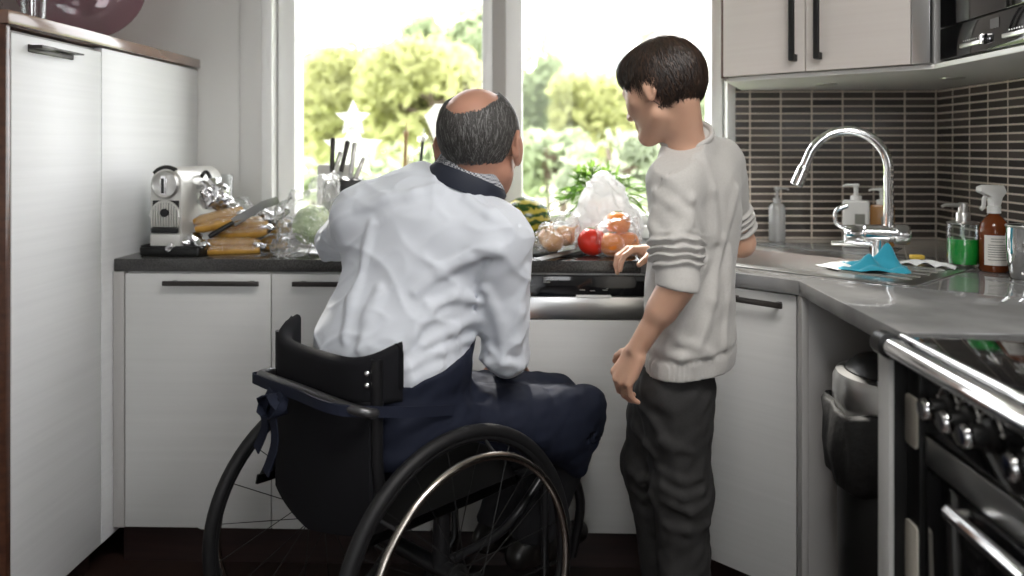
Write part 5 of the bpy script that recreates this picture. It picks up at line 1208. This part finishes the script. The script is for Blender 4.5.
ag0 = union([(apt, .01), (ell(pel+Vector((0, 0, .02))+fw*.05, (.200, .150, .110), Matrix.Rotation(-PH, 3, 'Z')), .05), (cap(hipR+Vector((0, 0, .02)), kneeR+Vector((0, 0, .012)), .106, .082), .05), (cap(hipL+Vector((0, 0, .02)), kneeL+Vector((0, 0, .012)), .106, .080), .05)]+flap, .03)
# keep only the cloth over the lap: cut the underside and the shell inside
def apron(P):
    d = ag0(P)-.003*wave(9, .10)(P)-.0015*wave(10, .035)(P); inner = tg(P)+.000
    zlow = .535-(P[:, 0]-pel.x)*.13; low = np.where(P[:, 0] > .10, .385-P[:, 2], np.where(P[:, 0] > .0, (zlow-(P[:, 0])*1.6)-P[:, 2], zlow-P[:, 2]))
    return np.maximum(np.maximum(d, low), -inner)
blob('apron', apron, *bounds([pel, hipR, hipL, kneeR, kneeL, pB, pA], .20), .0045, M['navy'], man, label='dark navy apron over the lap')
# apron tie round the back of the chair with hanging bow ends
pts = smooth_path([CL(.205, .02, .66), CL(.212, -.12, .690), CL(.15, -.236, .708), CL(0, -.240, .708), CL(-.15, -.234, .703), CL(-.216, -.20, .695), CL(-.205, -.02, .66)], 6)
tie = MB().strip(pts, (0, 0, 1), .022, .003).build('apron_tie', M['navy'], man)
for k, (xx, L_) in enumerate(((-.085, .13), (-.045, .17))):
    ps = smooth_path([CL(xx, -.244, .70), CL(xx-.012, -.256, .66), CL(xx-.014, -.252, .695-L_*.6), CL(xx-.040, -.258, .695-L_)], 5); MB().strip(ps, CX.to_3x3() @ Vector((1, 0, .1)), .026, .003).build('tie_end', M['navy'], tie)
for a in (-1, 1):
    c0 = CL(-.068, -.252, .695); ps = [c0+CX.to_3x3() @ Vector((a*.034*math.sin(t)*(1), -.012*math.sin(2*t), -.026*(1-math.cos(t))*.9)) for t in [PI*2*k/14 for k in range(15)]]; MB().strip(ps, CX.to_3x3() @ Vector((0, 1, 0)), .020, .003).build('bow_loop', M['navy'], tie)
for ank, s in ((ankR, 1), (ankL, -1)):
    fd = (CX.to_3x3() @ Vector((s*.1, 1, 0))).normalized(); heel = Vector((ank.x, ank.y, .172))-fd*.045; toe = heel+fd*.215+Vector((0, 0, -.004))
    g = union([(cap(heel, heel+fd*.10, .036, .038), .03), (cap(heel+fd*.10, toe, .038, .030), .03), (cap(Vector(ank)+Vector((0, 0, .0)), heel+fd*.05, .045, .036), .03)], .03); g = cut(g, [((0, 0, .1385), (0, 0, -1)), ((0, 0, ank.z+.035), (0, 0, 1))], .004)
    blob('shoe', g, *bounds([heel, toe, ank], .08), .005, M['shoe'], man)

# ------------------------------------------------------------------ the boy
bh = W(661, 84, 1.81); al = R(50)
bX = (Matrix.Rotation(al, 3, 'Z') @ Matrix.Rotation(R(-20), 3, 'X') @ Matrix.Rotation(R(3), 3, 'Y')).to_4x4(); bs = .91
bg_, Pb = head(bh, bX, bs)
bneck = W(686, 132, 1.84); bsL, bsR = W(672, 184, 1.765), W(722, 166, 1.95); beL, bwL = W(680, 281, 1.705), W(637, 349, 1.755); beR, bwR = W(741, 243, 2.03), W(646, 258, 2.20)
bch, bbe, bhm = W(696, 212, 1.87), W(690, 300, 1.87), W(690, 362, 1.87)
bl = (bsR-bsL); bl.z = 0; bl.normalize(); bf = Vector((-bl.y, bl.x, 0)); BM = Matrix((bl, bf, Vector((0, 0, 1)))).transposed()
bhipR, bkR, baR = W(677, 400, 1.86), W(682, 490, 1.86), W(686, 640, 1.88)
bhipL, bkL, baL = W(664, 400, 1.93), W(650, 462, 1.97), W(672, 620, 1.99)
baR.z = .075; baL.z = .075
def btorso(o=0.0):
    return [(ell(bch, (.130+o, .093+o, .15+o), BM), .06), (ell(bbe, (.126+o, .096+o, .15+o), BM), .07), (ell(bhm, (.122+o, .095+o, .12+o), BM), .06),
            (cap(bsL+bl*.03, bsR-bl*.03, .056+o, .056+o), .05), (cap(bneck-Vector((0, 0, .035)), bsL+bl*.04+Vector((0, 0, .02)), .046+o, .042+o), .04), (cap(bneck-Vector((0, 0, .035)), bsR-bl*.04+Vector((0, 0, .02)), .046+o, .042+o), .04)]
# hands: left hangs beside the thigh with curled fingers, right rests on the worktop edge
hdir = (W(622, 378, 1.775)-bwL).normalized(); bgL, bpL = hand(bwL, hdir, W(600, 356, 1.72)-bwL, .90, 1, [(.75, .55, .3), (.70, .55, .3), (.62, .5, .3), (.50, .45, .3)], .10, .25)
bwR = W(655, 252, 2.33); bwR.z = .932
bgR, bpR = hand(bwR, Vector((-.92, -.30, -.02)), (-.12, 0, 1), .90, -1, [(.45, .60, .35), (.55, .75, .4), (.55, .80, .4), (.5, .75, .4)], .14, .3)
bn_top = bh+bX @ Vector((0, -.034, -.05))
bbody = union([( e, k) for i, (e, k) in enumerate(btorso(-.022)) if i != 2]+[(ell(W(678, 372, 1.87), (.080, .068, .10), BM), .05)]+[(cap(bsL, beL, .034, .028), .03), (cap(beL, bwL, .0315, .0215), .02), (cap(beL+(bwL-beL)*.12, beL+(bwL-beL)*.4, .034, .031), .02), (cap(bsR, beR, .036, .031), .03), (cap(beR, bwR, .033, .021), .02), (cap(bneck-Vector((0, 0, .05)), bn_top, .044, .042), .03)]+bg_+
              [(cap(bhipR, bkR, .062, .045), .03), (cap(bkR, baR, .043, .030), .02), (cap(bhipL, bkL, .062, .045), .03), (cap(bkL, baL, .043, .030), .02)]+bgL+bgR, .03)
boy, _, _ = blob('person', bbody, *bounds([bh+Vector((0, 0, .12)), bneck, bsL, bsR, beL, beR, bhm, bkL, bkR, baL, baR]+bpL+bpR, .11), .0034, M['skin2'])
tag(boy, 'boy with short dark hair in light grey sweatshirt, standing at the worktop', 'person')
eyes(Pb, bX, bs, boy)
MB().tube(smooth_path([Pb(.021, .0875, -.0815), Pb(0, .0915, -.0810), Pb(-.021, .0875, -.0815)], 6), [.0018]*3+[.0028]*7+[.0018]*3, 8).build('lips', M['lip'], boy, 180)
# sweatshirt
slL = beL+(bwL-beL).normalized()*.012; slR = beR+(bwR-beR).normalized()*.02
def sleeve(a, b_, r0, r1, seed, amp=.0062, per=.0175, start=.48):
    a3, b3 = A3(a), A3(b_); ab = b3-a3; L2 = float(ab@ab); L_ = math.sqrt(L2); wv = wave(seed, .07)
    def g(P):
        t = np.clip(((P-a3)@ab)/L2, 0, 1); q = P-a3-t[:, None]*ab; mask = np.clip((t-start)/.12, 0, 1)*np.clip((.86-t)/.06, 0, 1)
        r_ = r0+(r1-r0)*t+mask*(amp*np.sin(t*L_/per*2*PI+2.2*wv(P))+.006); return np.sqrt((q*q).sum(1))-r_
    return g
bt = union(btorso(0)+[(cut(sleeve(bsL, slL, .056, .046, 3), [(slL+Vector((0, 0, -.006)), Vector((-.12, 0, -1)))], .003), .03), (cut(sleeve(bsR, slR, .054, .045, 4), [(slR+(slR-bsR).normalized()*.004, slR-bsR)], .003), .03)], .03)
rid = []
for us in [[(655, 192), (672, 205), (690, 222)], [(668, 178), (690, 200), (702, 235)], [(700, 150), (712, 190), (716, 240)], [(735, 190), (722, 240), (712, 300), (700, 345)], [(705, 260), (690, 300), (668, 350)], [(728, 250), (728, 300), (724, 345)], [(660, 320), (680, 340), (705, 352)], [(655, 348), (680, 358), (712, 356)], [(655, 210), (652, 225), (658, 236)], [(690, 215), (685, 228), (672, 238)]]: rid += ridge(bt, us, .0025, .022)
sm = groove(bt, [(656, 192), (662, 180), (674, 170), (690, 162), (700, 156)], .0016)
bt2 = carve(union([bt]+rid, .02), sm, .005); w3, w4 = wave(15, .13), wave(16, .045)
hem0 = bhm.z-.004; hn = Vector((.0, .0, -1))
def sweat(P):
    d = bt2(P)-.0035*w3(P)-.0012*w4(P); z = P[:, 2]; cz = hem0+.045+.12*((P-A3(bhm))@A3(bl))
    d = d+np.where((np.abs(z-cz) < .010) & (np.linalg.norm(P[:, :2]-A3(bhm)[:2], axis=1) < .2), .0022*np.cos((z-cz)/.010*PI/2), 0)
    band = (z < cz) & (np.linalg.norm(P[:, :2]-A3(bhm)[:2], axis=1) < .2); ang = np.arctan2(P[:, 1]-bhm.y, P[:, 0]-bhm.x); d = d-np.where(band, .0009*np.sin(ang*150), 0)
    d = np.maximum(d, hem0+.12*((P-A3(bhm))@A3(bl))-z)
    nn = A3((bn_top-bneck+Vector((0, 0, .04))).normalized()); c = A3(bneck+Vector((0, 0, -.004))); d = np.maximum(d, (P-c)@nn)
    return d
blob('sweatshirt', sweat, *bounds([bneck, bsL, bsR, beL, beR, bhm-Vector((0, 0, .05)), slR, slL], .15), .0034, M['sweat'], boy)
# neck rib
nn = (bn_top-bneck+Vector((0, 0, .04))).normalized(); ex = Vector((1, 0, 0)); ex = (ex-nn*ex.dot(nn)).normalized(); ey = nn.cross(ex); c = bneck+Vector((0, 0, -.008))
MB().tube([c+ex*.057*math.cos(2*PI*k/40)+ey*.057*math.sin(2*PI*k/40) for k in range(40)], .0062, 12, True, flat=1.5).build('neck_rib', M['sweat'], boy, 180)
# trousers
pr = [(ell(W(675, 380, 1.87), (.092, .080, .10), BM), .05), (cap(bhipR, bkR, .080, .064), .04), (cap(bkR, baR, .063, .056), .03), (cap(bhipL, bkL, .080, .066), .04), (cap(bkL, baL, .064, .052), .03)]
pt = union(pr, .025); rid = []
for us in [[(640, 405), (655, 420), (665, 440), (690, 452)], [(636, 425), (648, 445), (655, 455)], [(662, 470), (680, 480), (702, 478)], [(664, 488), (682, 498), (704, 492)], [(672, 505), (690, 512), (706, 504)], [(668, 525), (688, 530), (706, 524)], [(630, 470), (640, 480), (650, 478)], [(634, 490), (644, 498), (652, 494)]]: rid += ridge(pt, us, .006, .016)
pg2 = cut(displaced(union([pt]+rid, .016), [(.004, .11), (.002, .04)]), [((0, 0, .055), (0, 0, -1)), ((0, 0, bhm.z+.04), (0, 0, 1))], .004)
blob('trousers', pg2, *bounds([bhm, bhipL, bhipR, bkL, bkR, baL, baR], .14), .005, M['pants'], boy)
p0 = hit(pt, 637, 396); 
for ank in (baR, baL):
    fd = (bf*.9-bl*.3).normalized(); heel = Vector((ank.x, ank.y, .036))-fd*.05; toe = heel+fd*.19
    g = cut(union([(cap(heel, heel+fd*.10, .034, .036), .03), (cap(heel+fd*.10, toe, .036, .028), .03), (cap(ank, heel+fd*.045, .038, .034), .03)], .03), [((0, 0, .001), (0, 0, -1)), ((0, 0, .095), (0, 0, 1))], .004)
    blob('shoe', g, *bounds([heel, toe, ank], .08), .005, M['shoe'], boy)
# hair
bXi = np.array(bX.to_3x3(), f32); bh_ = A3(bh)
def bloc(P): return ((P-bh_)@bXi)/bs
bcap = union([(ell(bh+bX @ Vector((0, -.014, .008))*bs, (.073*bs+.009, .092*bs+.006, .084*bs+.011), bX), .02), (ell(bh+bX @ Vector((0, .043, .052))*bs, (.055*bs, .052*bs, .036*bs), bX), .03)], .03)
def boyhair(P):
    q = bloc(P); d = bcap(P)+.0015*np.sin(q[:, 0]*140+q[:, 2]*30)
    line = np.where(q[:, 1] > .050, .042+.008*np.sin(q[:, 0]*160), np.where(q[:, 1] > .012, .016, -.082+np.clip(q[:, 1]+.02, 0, .05)*.9))
    d = np.maximum(d, (line-q[:, 2])*bs*.8); ear = np.sqrt(np.maximum(np.abs(q[:, 1]+.008)-.009, 0)**2+np.maximum(np.abs(q[:, 2]+.028)-.022, 0)**2+np.maximum(.055-np.abs(q[:, 0]), 0)**2)-.011
    return -smin(-d, ear*bs, .004)
ho, HV, _ = blob('hair', boyhair, *bounds([bh], .17), .0032, HB[0], boy, label='short dark brown hair')
def flow_b(P):
    q = bloc(P); f = np.stack([q[:, 0]*6, np.clip((q[:, 1]+.03)*9, -.6, 1.4), -.9+0*q[:, 0]-np.clip(-q[:, 1], 0, .1)*3], 1); top = q[:, 2] > .05; f[:, 2] *= np.where(top, .5, 1); return (f@bXi.T).astype(f32)
ql = bloc(HV.astype(f32)); outer = HV[(np.abs(bcap(HV.astype(f32))) < .006) & ((ql[:, 2] > -.060) | (ql[:, 1] > .02))]
strands(bcap, outer, flow_b, .032, 8000, HB, boy, .0011, .007, 4)
# ================================================================== CAMERA, LIGHT, WORLD
cd = bpy.data.cameras.new('camera'); cam = bpy.data.objects.new('camera', cd); COL.objects.link(cam)
cam.location = (0, 0, CH); cam.rotation_euler = (R(90), 0, TH)
cd.sensor_width = 36; cd.lens = F/1024*36; cd.shift_y = -(288-V0)/1024; cd.clip_start = .05; cd.clip_end = 300
cd.dof.use_dof = True; cd.dof.focus_distance = 1.95; cd.dof.aperture_fstop = 1.8
sc.camera = cam
w = bpy.data.worlds.new('sky'); sc.world = w; w.use_nodes = True; nt = w.node_tree; bg = nt.nodes['Background']
bg.inputs['Color'].default_value = (.97, .985, 1, 1); bg.inputs['Strength'].default_value = 6.0
sd = bpy.data.lights.new('sun', 'SUN'); sd.energy = 6; sd.angle = R(4); sd.color = (1, .95, .86)
so = bpy.data.objects.new('sun', sd); COL.objects.link(so); so.rotation_euler = Vector((.30, -1, -.92)).to_track_quat('-Z', 'Y').to_euler()
def lamp(name, loc, sx, sy, e, col=(1, .97, .93)):
    d = bpy.data.lights.new(name, 'AREA'); d.shape = 'RECTANGLE'; d.size = sx; d.size_y = sy; d.energy = e; d.color = col
    o = bpy.data.objects.new(name, d); COL.objects.link(o); o.location = loc; return o
lamp('ceiling_fill', (.50, .55, 2.46), 1.1, .5, 34)  # unseen area light added under the ceiling to fill the room
sc.view_settings.view_transform = 'Standard'; sc.view_settings.look = 'None'; sc.view_settings.exposure = .22; sc.view_settings.gamma = 1; sc.view_settings.use_curve_mapping = False
sc.cycles.use_denoising = True; sc.cycles.max_bounces = 10; sc.cycles.transparent_max_bounces = 24; sc.cycles.sample_clamp_indirect = 6; sc.cycles.caustics_reflective = False; sc.cycles.caustics_refractive = False
